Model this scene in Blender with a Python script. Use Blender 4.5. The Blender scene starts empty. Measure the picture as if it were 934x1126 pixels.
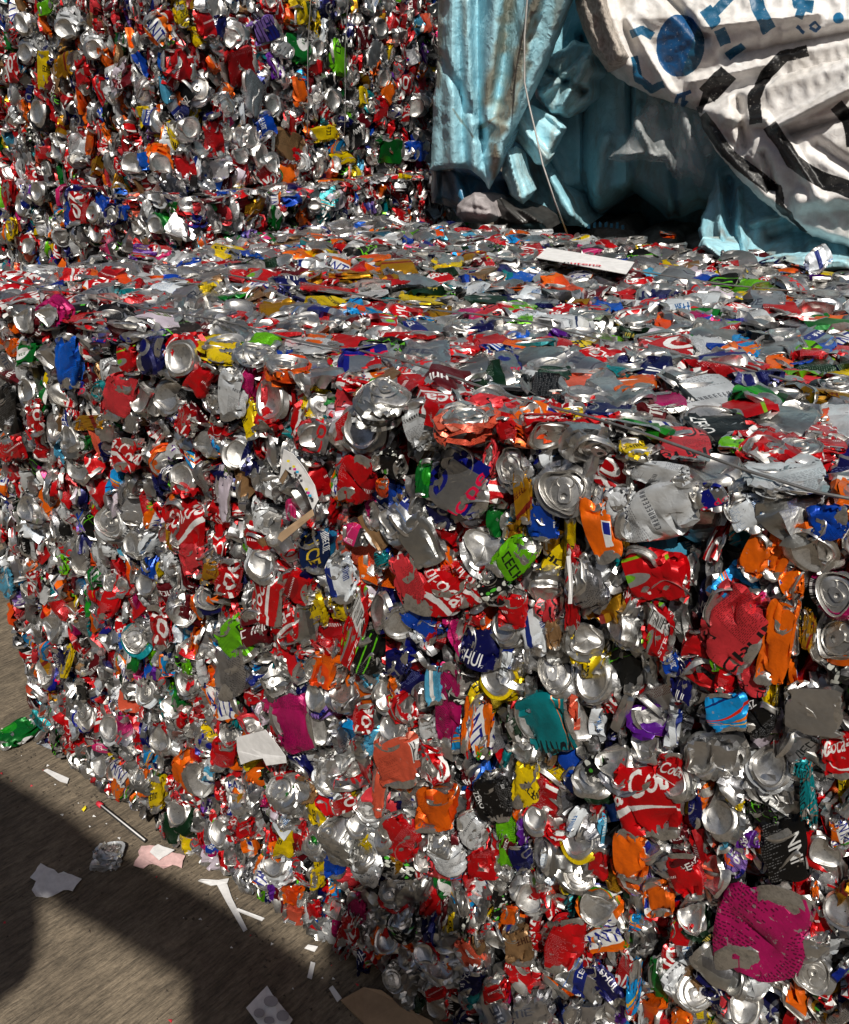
import bpy, math, random, time
import numpy as np

T_START = time.time()
sc = bpy.context.scene
col = sc.collection
R = math.radians

# ================================================================= camera, sky, sun, exposure
PW, PH = 934., 1126.
FPX = 935.                                   # focal length in photograph pixels
HOR, VAX = 110., -965.                       # horizon row, vanishing point of the bale's long side
PITCH = math.atan2(PH/2 - HOR, FPX)
HEAD = math.pi - math.atan2(PW/2 - VAX, math.hypot(FPX, PH/2 - HOR))
EYE = 1.55                                   # camera height above the ground; the camera is the origin, ground at -EYE
hx, hy = math.cos(HEAD), math.sin(HEAD)
CF = np.array([hx*math.cos(PITCH), hy*math.cos(PITCH), -math.sin(PITCH)])
CR = np.array([hy, -hx, 0.])
CU = np.cross(CR, CF)
cam = bpy.data.cameras.new('camera')
cam.sensor_fit = 'HORIZONTAL'; cam.sensor_width = 36.; cam.lens = 36.*FPX/PW
cam.clip_start = .02; cam.clip_end = 500.
camo = bpy.data.objects.new('camera', cam); col.objects.link(camo)
camo.rotation_euler = (math.pi/2 - PITCH, 0, HEAD - math.pi/2)
sc.camera = camo

SUN = np.array([.66, -.80, 1.20]); SUN /= np.linalg.norm(SUN)      # direction towards the sun
SUN_EL = math.asin(SUN[2]); SUN_AZ = math.atan2(SUN[0], SUN[1])     # clockwise from +Y
world = bpy.data.worlds.new('World'); sc.world = world; world.use_nodes = True
wn = world.node_tree
sky = wn.nodes.new('ShaderNodeTexSky'); sky.sky_type = 'NISHITA'; sky.sun_disc = False
sky.sun_elevation = SUN_EL; sky.sun_rotation = SUN_AZ
sky.dust_density = 2.5; sky.air_density = 1.0; sky.ozone_density = 1.0
wn.links.new(sky.outputs[0], wn.nodes['Background'].inputs[0])
wn.nodes['Background'].inputs[1].default_value = .05
sun = bpy.data.lights.new('sun', 'SUN'); sun.energy = 5.; sun.angle = R(.55); sun.color = (1., .95, .87)
suno = bpy.data.objects.new('sun', sun); col.objects.link(suno)
suno.rotation_euler = (math.pi/2 - SUN_EL, 0, math.pi - SUN_AZ)
sc.view_settings.view_transform = 'Standard'; sc.view_settings.look = 'None'
sc.view_settings.gamma = 1.; sc.view_settings.exposure = .0
sc.view_settings.use_curve_mapping = False
sc.cycles.use_denoising = True
sc.cycles.max_bounces = 7; sc.cycles.glossy_bounces = 4; sc.cycles.diffuse_bounces = 3
sc.cycles.transparent_max_bounces = 8
sc.cycles.caustics_reflective = False; sc.cycles.caustics_refractive = False
sc.cycles.sample_clamp_indirect = 4.

BD = .817                                    # distance from the camera to the bale's front face
ZT = -.341                                   # bale top
XL, XR, YB = -1.82, .06, 2.22                # bale left end, right end, back


def ray(x, y):
    d = CF*FPX + CR*(x - PW/2) - CU*(y - PH/2)
    return d/np.linalg.norm(d)


def hit(x, y, p0, n):
    """where the line of sight through a photograph pixel meets the plane (p0, n)"""
    d = ray(x, y)
    return d*(np.dot(p0, n)/np.dot(d, n))


def proj(P):
    P = np.asarray(P, float); z = P@CF
    return PW/2 + FPX*(P@CR)/z, PH/2 - FPX*(P@CU)/z, z


def on_y(x, y, Y): return hit(x, y, np.array([0, Y, 0.]), np.array([0, 1., 0]))
def on_z(x, y, Z): return hit(x, y, np.array([0, 0., Z]), np.array([0, 0, 1.]))


# ================================================================= helpers
def tag(o, label=None, cat=None, group=None, kind=None):
    for k, v in (('label', label), ('category', cat), ('group', group), ('kind', kind)):
        if v:
            o[k] = v
    return o


def empty(name, loc, label=None, cat=None, group=None):
    o = bpy.data.objects.new(name, None); col.objects.link(o); o.location = loc
    o.empty_display_size = .1
    return tag(o, label, cat, group)


def add(name, me, parent=None):
    o = bpy.data.objects.new(name, me); col.objects.link(o)
    if parent is not None:
        o.parent = parent
        o.matrix_parent_inverse = parent.matrix_basis.inverted()
    return o


def mesh_np(name, V, F, mats, mi=None, uv=None, attr=None, sharp=.8, origin=None):
    """mesh from numpy arrays; F is (n, 4) or (n, 3)"""
    me = bpy.data.meshes.new(name)
    V = np.asarray(V, np.float32); F = np.asarray(F, np.int32)
    n, k = F.shape
    me.vertices.add(len(V)); me.vertices.foreach_set('co', V.ravel())
    me.loops.add(n*k); me.loops.foreach_set('vertex_index', F.ravel())
    me.polygons.add(n)
    me.polygons.foreach_set('loop_start', np.arange(0, n*k, k, dtype=np.int32))
    me.polygons.foreach_set('loop_total', np.full(n, k, np.int32))
    me.update(calc_edges=True)
    me.polygons.foreach_set('use_smooth', np.ones(n, bool))
    for m in mats:
        me.materials.append(m)
    if mi is not None:
        me.polygons.foreach_set('material_index', np.asarray(mi, np.int32))
    if uv is not None:
        l = me.uv_layers.new(name='UVMap')
        l.data.foreach_set('uv', np.asarray(uv, np.float32).ravel())
    if attr is not None:
        for nm, a in attr.items():
            at = me.attributes.new(nm, 'FLOAT', 'POINT'); at.data.foreach_set('value', np.asarray(a, np.float32))
    if sharp:
        me.set_sharp_from_angle(angle=sharp)
    return me


def mesh_py(name, V, F, mat, smooth=False):
    me = bpy.data.meshes.new(name); me.from_pydata([tuple(map(float, v)) for v in V], [], F)
    me.materials.append(mat)
    if smooth:
        me.polygons.foreach_set('use_smooth', np.ones(len(F), bool))
    me.update()
    return me


def tube(pts, r, n=6):
    """verts and faces of a tube along pts"""
    pts = np.asarray(pts, float); V = []; F = []
    for i, p in enumerate(pts):
        t = pts[min(i + 1, len(pts) - 1)] - pts[max(i - 1, 0)]; t /= np.linalg.norm(t)
        a = np.cross(t, [0, 0, 1.] if abs(t[2]) < .9 else [1., 0, 0]); a /= np.linalg.norm(a); b = np.cross(t, a)
        for k in range(n):
            w = 2*math.pi*k/n
            V.append(p + r*(math.cos(w)*a + math.sin(w)*b))
    for i in range(len(pts) - 1):
        for k in range(n):
            F.append((i*n + k, i*n + (k + 1) % n, (i + 1)*n + (k + 1) % n, (i + 1)*n + k))
    F.append(tuple(range(n))[::-1]); F.append(tuple((len(pts) - 1)*n + k for k in range(n)))
    return V, F


# ================================================================= materials
def new_mat(name):
    m = bpy.data.materials.new(name); m.use_nodes = True
    return m, m.node_tree.nodes, m.node_tree.links, m.node_tree.nodes['Principled BSDF']


def noise(N, L, scale, detail=4., rough=.55, vec=None, dist=0.):
    n = N.new('ShaderNodeTexNoise'); n.inputs['Scale'].default_value = scale; n.inputs['Detail'].default_value = detail
    n.inputs['Roughness'].default_value = rough; n.inputs['Distortion'].default_value = dist
    if vec is None:
        tc = N.new('ShaderNodeTexCoord'); vec = tc.outputs['Object']
    L.new(vec, n.inputs['Vector'])
    return n


def ramp(N, L, fac, stops):
    r = N.new('ShaderNodeValToRGB'); e = r.color_ramp.elements
    while len(e) < len(stops):
        e.new(.5)
    for q, (p, c) in zip(e, stops):
        q.position = p; q.color = (c[0], c[1], c[2], 1) if hasattr(c, '__len__') else (c, c, c, 1)
    L.new(fac, r.inputs[0])
    return r


def mix(N, L, fac, a, b, mode='MIX'):
    m = N.new('ShaderNodeMix'); m.data_type = 'RGBA'; m.blend_type = mode
    for s, v in ((m.inputs[0], fac), (m.inputs[6], a), (m.inputs[7], b)):
        if hasattr(v, 'links') or hasattr(v, 'is_output'):
            L.new(v, s)
        else:
            s.default_value = v if not hasattr(v, '__len__') else (*v[:3], 1)
    return m.outputs[2]


def bump(N, L, h, strength, dist, bsdf):
    b = N.new('ShaderNodeBump'); b.inputs['Strength'].default_value = strength; b.inputs['Distance'].default_value = dist
    L.new(h, b.inputs['Height']); L.new(b.outputs[0], bsdf.inputs['Normal'])


def plain(name, c, rough=.6, metal=0., var=.25, scale=30., bmp=0.):
    m, N, L, B = new_mat(name)
    n = noise(N, L, scale)
    r = ramp(N, L, n.outputs[0], [(.3, tuple(v*(1 - var) for v in c)), (.7, tuple(min(1, v*(1 + var*.6)) for v in c))])
    L.new(r.outputs[0], B.inputs['Base Color']); B.inputs['Roughness'].default_value = rough; B.inputs['Metallic'].default_value = metal
    if bmp:
        bump(N, L, n.outputs[0], bmp, .004, B)
    return m


def creases(N, L, sizes=((8., .55), (22., .32), (60., .10))):
    """height of a crumpled film: sharp ridges of two sizes"""
    out = None
    for sc_, am in sizes:
        n = noise(N, L, sc_, 1.5, .5, None, .6)
        a = N.new('ShaderNodeMath'); a.operation = 'SUBTRACT'; L.new(n.outputs[0], a.inputs[0]); a.inputs[1].default_value = .5
        b = N.new('ShaderNodeMath'); b.operation = 'ABSOLUTE'; L.new(a.outputs[0], b.inputs[0])
        c = N.new('ShaderNodeMath'); c.operation = 'MULTIPLY_ADD'; L.new(b.outputs[0], c.inputs[0]); c.inputs[1].default_value = -2.*am
        if out is None:
            c.inputs[2].default_value = 0.
        else:
            L.new(out, c.inputs[2])
        out = c.outputs[0]
    return out


# ---------------------------------------------------------------- crumple solver
def _pair(P, W, sl_a, sl_b, L, kc, ks):
    a = P[sl_a]; b = P[sl_b]
    d = b - a
    l = np.sqrt((d*d).sum(-1)) + 1e-9
    e = (l - L)/l
    k = np.where(e > 0, ks, kc)
    wa = W[sl_a]; wb = W[sl_b]
    c = (k*e/(wa + wb + 1e-9))[..., None]*d
    P[sl_a] = a + c*wa[..., None]
    P[sl_b] = b - c*wb[..., None]


def grid_relax(P, W, R, kb=.08, kc=.9, ks=1., ksh=.6):
    """one Gauss-Seidel sweep over a (K, nu, nv, 3) grid, open in both directions; R holds rest lengths"""
    S = slice
    nu, nv = P.shape[1:3]
    A = S(None)
    for o in (0, 1):
        n = (nu - 1 - o + 1)//2
        i0 = S(o, o + 2*n, 2); i1 = S(o + 1, o + 1 + 2*n, 2)
        if n > 0:
            _pair(P, W, (A, i0), (A, i1), R['u'][:, o::2][:, :n], kc, ks)
        n = (nv - 1 - o + 1)//2
        j0 = S(o, o + 2*n, 2); j1 = S(o + 1, o + 1 + 2*n, 2)
        if n > 0:
            _pair(P, W, (A, A, j0), (A, A, j1), R['v'][:, :, o::2][:, :, :n], kc, ks)
    for o in (0, 1):
        i0 = S(o, nu - 1, 2); i1 = S(o + 1, nu, 2)
        m = min(len(range(*i0.indices(nu))), len(range(*i1.indices(nu))))
        i0 = S(o, o + 2*m, 2); i1 = S(o + 1, o + 1 + 2*m, 2)
        if m <= 0:
            continue
        _pair(P, W, (A, i0, S(0, nv - 1)), (A, i1, S(1, nv)), R['d'][:, o::2][:, :m], ksh, ksh)
        _pair(P, W, (A, i0, S(1, nv)), (A, i1, S(0, nv - 1)), R['e'][:, o::2][:, :m], ksh, ksh)
    if kb > 0:
        _pair(P, W, (A, S(0, nu - 2)), (A, S(2, nu)), R['uu'], kb, kb*.3)
        _pair(P, W, (A, A, S(0, nv - 2)), (A, A, S(2, nv)), R['vv'], kb, kb*.3)


def rest(P):
    n = lambda d: np.sqrt((d*d).sum(-1))
    return dict(u=n(P[:, 1:] - P[:, :-1]), v=n(P[:, :, 1:] - P[:, :, :-1]),
                d=n(P[:, 1:, 1:] - P[:, :-1, :-1]), e=n(P[:, 1:, :-1] - P[:, :-1, 1:]),
                uu=n(P[:, 2:] - P[:, :-2]), vv=n(P[:, :, 2:] - P[:, :, :-2]))


# ---------------------------------------------------------------- crushed can shapes
NU = 30
BODY0, BODYN = 5, 13
CAN_PROFILE = ([(.001, .0065), (.012, .0058), (.020, .0030), (.0240, 0.), (.0295, .0045)] +
               [(.033, .010 + .095*i/(BODYN - 1)) for i in range(BODYN)] +
               [(.0300, .112), (.0270, .1165), (.0235, .1135), (.0120, .1140), (.001, .1140)])
NR = len(CAN_PROFILE)
LID0 = BODY0 + BODYN + 1      # row of the rim


def rotmat(ax, ang):
    ax = np.asarray(ax, float); ax = ax/np.linalg.norm(ax)
    K = np.array([[0, -ax[2], ax[1]], [ax[2], 0, -ax[0]], [-ax[1], ax[0], 0]])
    return np.eye(3) + math.sin(ang)*K + (1 - math.cos(ang))*K@K


def sim_cans(specs, seed, iters=240, face_up=()):
    """specs: list of (rotation 3x3 of the can in the press, (hx, hy, hz) final half sizes, height scale)"""
    rg = np.random.default_rng(seed)
    K = len(specs)
    th = np.arange(NU + 1)/NU*2*math.pi
    r = np.array([p[0] for p in CAN_PROFILE]); z = np.array([p[1] for p in CAN_PROFILE]) - .058
    base = np.stack([np.cos(th)[:, None]*r, np.sin(th)[:, None]*r, np.broadcast_to(z, (NU + 1, NR))], -1)
    P = np.repeat(base[None], K, 0)
    for k, s in enumerate(specs):
        P[k, ..., 2] *= s[2]
    R = rest(P)
    P = np.stack([P[k]@specs[k][0].T for k in range(K)])
    # dents: low frequency waves so that each can buckles its own way
    for k in range(K):
        for _ in range(9):
            w = rg.normal(size=3)*rg.uniform(30, 110); ph = rg.uniform(0, 6.28)
            P[k] += rg.normal(size=3)*.0016*np.sin(P[k]@w + ph)[..., None]
    P[:, -1] = P[:, 0]
    W = np.ones(P.shape[:3])
    rigid = [(slice(0, 4), .55), (slice(LID0, NR), .75)]
    ref = [P[:, :-1, s].reshape(K, -1, 3).copy() for s, _ in rigid]
    ref = [q - q.mean(1, keepdims=True) for q in ref]
    H1 = np.array([s[1] for s in specs])
    H0 = np.abs(P).max((1, 2))
    for it in range(iters):
        t = min(1., it/(iters*.72))
        H = H0 + (np.minimum(H1, H0) - H0)*t
        # press from all sides
        Hb = H[:, None, None, :]
        P = np.where(P > Hb, Hb, P); P = np.where(P < -Hb, -Hb, P)
        if len(face_up):          # cans seen end-on: the wall folds up behind the rim
            for k, lidup in face_up:
                body = P[k, :, BODY0:LID0] if lidup else P[k, :, 5:NR]
                top = (P[k, :, LID0:LID0 + 1] if lidup else P[k, :, 3:4])[..., 2].min() - .002
                body[..., 2] = np.minimum(body[..., 2], max(top, H[k, 2] - .016))
        if it < iters*.6:
            P += rg.normal(size=P.shape)*.00025
            P[:, -1] = P[:, 0]
        grid_relax(P, W, R, kb=.05)
        # close the seam
        m = .5*(P[:, 0] + P[:, -1]); P[:, 0] = m; P[:, -1] = m
        d = P[:, -2] - P[:, 1]
        for (s, k), q in zip(rigid, ref):
            X = P[:, :-1, s]; sh = X.shape
            X = X.reshape(K, -1, 3); c = X.mean(1, keepdims=True)
            U, _, Vt = np.linalg.svd(np.einsum('kni,knj->kij', q, X - c))
            D = np.linalg.det(U@Vt)
            U[:, :, 2] *= D[:, None]
            G = np.einsum('kni,kij->knj', q, U@Vt) + c
            X = X + (G - X)*k
            P[:, :-1, s] = X.reshape(sh)
            P[:, -1, s] = P[:, 0, s]
    return P


LID_ROWS = [(.0270, -.0022), (.0276, 0.), (.0270, .0013), (.0258, .0011), (.0246, -.0052), (.0232, -.0058),
            (.0224, -.0024), (.0213, -.0016), (.0165, -.0018), (.0085, -.0016), (.0006, -.0016)]
LID_ROWS_LO = [(.0272, -.001), (.0270, .0013), (.0247, -.0038), (.0228, -.0018), (.0120, -.0016), (.0006, -.0016)]
BOT_ROWS = [(.0006, -.0005), (.0060, 0.), (.0120, .0004), (.0175, 0.), (.0212, -.0008), (.0232, .0010), (.0243, .0010),
            (.0256, -.0010), (.0290, 0.)]
BOT_ROWS_LO = [(.0006, 0.), (.0120, .0004), (.0205, -.0006), (.0240, .0012), (.0290, 0.)]
TAB = [(-.0125, .0045), (-.0095, .0074), (-.003, .0080), (.003, .0072), (.0075, .0062), (.0105, .0030), (.0112, 0.)]


def can_mesh(P, lod):
    """P (NU+1, NR, 3) -> verts, quads, uvs per loop, material index per face. lod 0 fine, 1 plain, 2 coarse"""
    st = (1, 2, 3)[lod]
    G = P[::st]                                   # columns
    nu = G.shape[0] - 1
    r = np.array([p[0] for p in CAN_PROFILE])
    def normals(G):
        du = np.roll(G[:-1], -1, 0) - np.roll(G[:-1], 1, 0); du = np.concatenate([du, du[:1]])
        dv = np.gradient(G, axis=1)
        n = np.cross(du, dv); return n/(np.linalg.norm(n, axis=-1, keepdims=True) + 1e-9)
    N = normals(G)
    # ---- lid and bottom: rigid-ish discs, refined with a pressed profile
    def disc(j0, j1, rows, flip):
        rr = r[j0:j1]
        idx = np.argsort(rr)
        c = G[:-1, j0:j1]
        cen = G[:-1, j1 - 1 if not flip else j0].mean(0)
        rim = G[:-1, j0 if not flip else j1 - 1]
        a = rim - rim.mean(0)
        n = np.cross(a, np.roll(a, -1, 0)).sum(0); n /= np.linalg.norm(n) + 1e-9
        out = []
        for (q, h) in rows:
            k = np.searchsorted(rr[idx], q)
            k = min(max(k, 1), len(idx) - 1)
            k0, k1 = idx[k - 1], idx[k]
            t = (q - rr[k0])/(rr[k1] - rr[k0])
            out.append(G[:, j0 + k0]*(1 - t) + G[:, j0 + k1]*t + n*h*(1 if not flip else -1))
        return np.stack(out, 1), n
    lid, nl = disc(LID0, NR, LID_ROWS if lod == 0 else LID_ROWS_LO, False)
    bot, nb = disc(0, 5, BOT_ROWS if lod == 0 else BOT_ROWS_LO, True)
    body = G[:, BODY0:LID0]
    if lod == 2:
        body = body[:, ::2] if (LID0 - BODY0) % 2 else np.concatenate([body[:, ::2], body[:, -1:]], 1)
    A = np.concatenate([bot, body, lid], 1)
    nr = A.shape[1]
    nbr, nbo = bot.shape[1], body.shape[1]
    V = A[:-1].reshape(-1, 3)
    i = np.arange(nu)[:, None]; j = np.arange(nr - 1)[None]
    i2 = (i + 1) % nu
    Q = np.stack([i*nr + j, i2*nr + j, i2*nr + j + 1, i*nr + j + 1], -1).reshape(-1, 4)
    # code: 0 printed wall, 1 bare bottom, 2 bare lid
    m = np.ones((nu, nr - 1), int); m[:, nbr:nbr + nbo - 1] = 0; m[:, nbr + nbo - 1:] = 2
    # uv
    vv = np.zeros(nr); vv[nbr:nbr + nbo] = np.linspace(.02, .98, nbo)
    uu = np.linspace(.01, .99, nu + 1)
    uv = np.stack([np.stack([uu[:-1][:, None] + 0*vv[:-1], np.broadcast_to(vv[:-1], (nu, nr - 1))], -1),
                   np.stack([uu[1:][:, None] + 0*vv[:-1], np.broadcast_to(vv[:-1], (nu, nr - 1))], -1),
                   np.stack([uu[1:][:, None] + 0*vv[:-1], np.broadcast_to(vv[1:], (nu, nr - 1))], -1),
                   np.stack([uu[:-1][:, None] + 0*vv[:-1], np.broadcast_to(vv[1:], (nu, nr - 1))], -1)], 2).reshape(-1, 4, 2)
    m = m.reshape(-1)
    # ---- pull tab on the lid
    if lod < 2:
        rim = G[:-1, LID0] ; c = G[:-1, NR - 1].mean(0)
        ex = rim[0] - c; ex = ex - nl*(ex@nl); ex /= np.linalg.norm(ex) + 1e-9
        ey = np.cross(nl, ex)
        o = [(x, y) for x, y in TAB] + [(x, -y) for x, y in TAB[-2::-1]]
        o = np.array(o); ic = np.array([-.006, 0.])
        inn = np.array([(-.0045 + .0042*math.cos(t)*1.0, .0046*math.sin(t)) for t in
                        np.arctan2(o[:, 1], o[:, 0] - ic[0])])
        ring = []
        for pts, h in ((o, .0002), (o*.95, .0030), (inn, .0028), (inn, .0002)):
            ring.append(c + nl*(h - .0010) + pts[:, :1]*ex + pts[:, 1:]*ey)
        T = np.stack(ring, 1); nt = len(o); b = len(V)
        i = np.arange(nt)[:, None]; j = np.arange(3)[None]; i2 = (i + 1) % nt
        QT = np.stack([i*4 + j, i2*4 + j, i2*4 + j + 1, i*4 + j + 1], -1).reshape(-1, 4) + b
        V = np.concatenate([V, T.reshape(-1, 3)])
        Q = np.concatenate([Q, QT]); m = np.concatenate([m, np.full(len(QT), 2)])
        uv = np.concatenate([uv, np.zeros((len(QT), 4, 2))])
        if lod == 0:                              # pressed bead round the mouth and round the panel
            for (cx_, ax_, ay_, w_) in ((.0125, .0078, .0105, .0011), (.0, .0192, .0185, .0012)):
                ph = np.arange(20)/20*2*math.pi
                ring = []
                for dw, h in ((-w_, -.0003), (0., .0016), (w_, -.0003)):
                    ring.append(c + nl*(h - .0014) + ((cx_ + (ax_ + dw)*np.cos(ph))[:, None])*ex + (((ay_ + dw)*np.sin(ph))[:, None])*ey)
                T = np.stack(ring, 1); b = len(V)
                i = np.arange(20)[:, None]; j = np.arange(2)[None]; i2 = (i + 1) % 20
                QT = np.stack([i*3 + j, i2*3 + j, i2*3 + j + 1, i*3 + j + 1], -1).reshape(-1, 4) + b
                V = np.concatenate([V, T.reshape(-1, 3)]); Q = np.concatenate([Q, QT]); m = np.concatenate([m, np.full(len(QT), 2)])
                uv = np.concatenate([uv, np.zeros((len(QT), 4, 2))])
    return V, Q, uv, m
# ================================================================= printed can designs (drawn here, cell by cell)
CW, CH, NCX = 288, 224, 7
_words = {}


def word_mask(txt, shear=0.):
    """raster of a word, (rows from bottom, cols), height 64 px"""
    key = (txt, shear)
    if key in _words:
        return _words[key]
    cu = bpy.data.curves.new('word', 'FONT'); cu.body = txt; cu.shear = shear; cu.offset = .012
    ob = bpy.data.objects.new('word', cu); col.objects.link(ob)
    bpy.context.view_layer.update()
    me = ob.to_mesh()
    me.calc_loop_triangles()
    P = np.array([v.co[:2] for v in me.vertices]); T = np.array([t.vertices[:] for t in me.loop_triangles])
    ob.to_mesh_clear(); bpy.data.objects.remove(ob); bpy.data.curves.remove(cu)
    lo = P.min(0); hi = P.max(0)
    s = 64./(hi[1] - lo[1])
    P = (P - lo)*s
    W = int(math.ceil(P[:, 0].max())) + 1; H = 65
    M = np.zeros((H, W), bool)
    for a, b, c in P[T]:
        x0, y0 = np.floor(np.minimum(np.minimum(a, b), c)).astype(int); x1, y1 = np.ceil(np.maximum(np.maximum(a, b), c)).astype(int)
        xs = np.arange(max(x0, 0), min(x1, W - 1) + 1) + .0; ys = np.arange(max(y0, 0), min(y1, H - 1) + 1) + .0
        if len(xs) == 0 or len(ys) == 0:
            continue
        X, Y = np.meshgrid(xs, ys)
        f = lambda p, q: (q[0] - p[0])*(Y - p[1]) - (q[1] - p[1])*(X - p[0])
        d0, d1, d2 = f(a, b), f(b, c), f(c, a)
        ins = ((d0 >= -.2) & (d1 >= -.2) & (d2 >= -.2)) | ((d0 <= .2) & (d1 <= .2) & (d2 <= .2))
        M[int(ys[0]):int(ys[-1]) + 1, int(xs[0]):int(xs[-1]) + 1] |= ins
    _words[key] = M
    return M


def put_word(C, txt, x, y, h, colr, rot=0, shear=0., met=.2, maxw=None):
    """word centred at (x, y) in 0..1 cell coordinates, h in px"""
    M = word_mask(txt, shear)
    k = 64./h
    if maxw and M.shape[1]/k > maxw:
        kx = M.shape[1]/maxw
    else:
        kx = k
    yy = (np.arange(int(M.shape[0]/k))*k).astype(int); xx = (np.arange(int(M.shape[1]/kx))*kx).astype(int)
    m = np.rot90(M[np.ix_(yy, xx)], rot)
    H, W = C.shape[:2]
    x0 = int(x*W - m.shape[1]/2); y0 = int(y*H - m.shape[0]/2)
    for i in range(m.shape[0]):
        yi = y0 + i
        if 0 <= yi < H:
            a = max(0, -x0); b = min(m.shape[1], W - x0)
            if b > a:
                C[yi, x0 + a:x0 + b][m[i, a:b]] = (*colr, met)


def glyphs(C, n, x, y, h, colr, rot=0, shear=0., met=.2, maxw=None):
    """a row of n heavy letter-like marks too worn to read"""
    rg = np.random.default_rng(n*1000 + int(h) + int(x*97)); h = h*.55
    cw = max(4, int(h*.62)); M = np.zeros((int(h), cw*n), bool); s = max(2, int(h*.17)); H = int(h)
    for i in range(n):
        a = i*cw + 1; b = (i + 1)*cw - max(2, s//2)
        k = rg.integers(0, 5)
        if k != 1: M[:, a:a + s] = True
        if k in (0, 1, 3): M[:s, a:b] = True
        if k in (1, 2, 3): M[H//2 - s//2:H//2 + s - s//2, a:b] = True
        if k in (0, 3, 4): M[H - s:, a:b] = True
        if k in (2, 4): M[:, b - s:b] = True
        if k == 1: M[:, (a + b)//2 - s//2:(a + b)//2 + s - s//2] = True
    if maxw and M.shape[1] > maxw:
        M = M[:, (np.arange(int(maxw))*M.shape[1]/maxw).astype(int)]
    m = np.rot90(M, rot); H, W = C.shape[:2]
    x0 = int(x*W - m.shape[1]/2); y0 = int(y*H - m.shape[0]/2)
    for i in range(m.shape[0]):
        if 0 <= y0 + i < H:
            a = max(0, -x0); b = min(m.shape[1], W - x0)
            if b > a:
                C[y0 + i, x0 + a:x0 + b][m[i, a:b]] = (*colr, met)


def rect(C, x0, x1, y0, y1, c, met=.3):
    H, W = C.shape[:2]
    C[int(y0*H):max(int(y1*H), int(y0*H) + 1), int(x0*W):max(int(x1*W), int(x0*W) + 1)] = (*c, met)


def disc(C, x, y, r, c, met=.3, ay=1.):
    H, W = C.shape[:2]
    Y, X = np.mgrid[:H, :W]
    C[((X - x*W)**2 + ((Y - y*H)*ay)**2) < (r*H)**2] = (*c, met)


def smallprint(C, rg, x0, x1, y0, y1, c, step=5, vert=False):
    H, W = C.shape[:2]
    if vert:
        C = C.transpose(1, 0, 2); H, W = W, H
    y = y0*H
    while y < y1*H:
        x = x0*W; end = (x0 + (x1 - x0)*rg.uniform(.6, 1))*W
        while x < end:
            w = rg.uniform(2, 6)
            if rg.random() < .85:
                q = C[int(y):int(y) + 2, int(x):int(min(x + w, end))]; q[..., :3] = q[..., :3]*.35 + np.array(c)*.65
            x += w + 2
        y += step


def barcode(C, rg, x0, x1, y0, y1, vert=False):
    rect(C, x0, x1, y0, y1, (.86, .86, .85), .2)
    H, W = C.shape[:2]
    n = int(((x1 - x0)*W if not vert else (y1 - y0)*H)/3)
    for i in range(n):
        if rg.random() < .5:
            if not vert:
                rect(C, x0 + (x1 - x0)*i/n, x0 + (x1 - x0)*(i + rg.uniform(.5, 1))/n, y0 + .02, y1 - .02, (.08, .08, .08), .1)
            else:
                rect(C, x0 + .02, x1 - .02, y0 + (y1 - y0)*i/n, y0 + (y1 - y0)*(i + rg.uniform(.5, 1))/n, (.08, .08, .08), .1)


def swoosh(C, c, y, amp, wid, ph, met=.3):
    H, W = C.shape[:2]
    Y, X = np.mgrid[:H, :W]
    f = (y + amp*np.sin(X/W*6.283 + ph))*H
    C[np.abs(Y - f) < wid*H*(.6 + .4*np.sin(X/W*6.283 + ph + 1.))] = (*c, met)


WHT = (.93, .93, .92); BLK = (.05, .05, .06); SIL = (.80, .80, .80)


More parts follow.
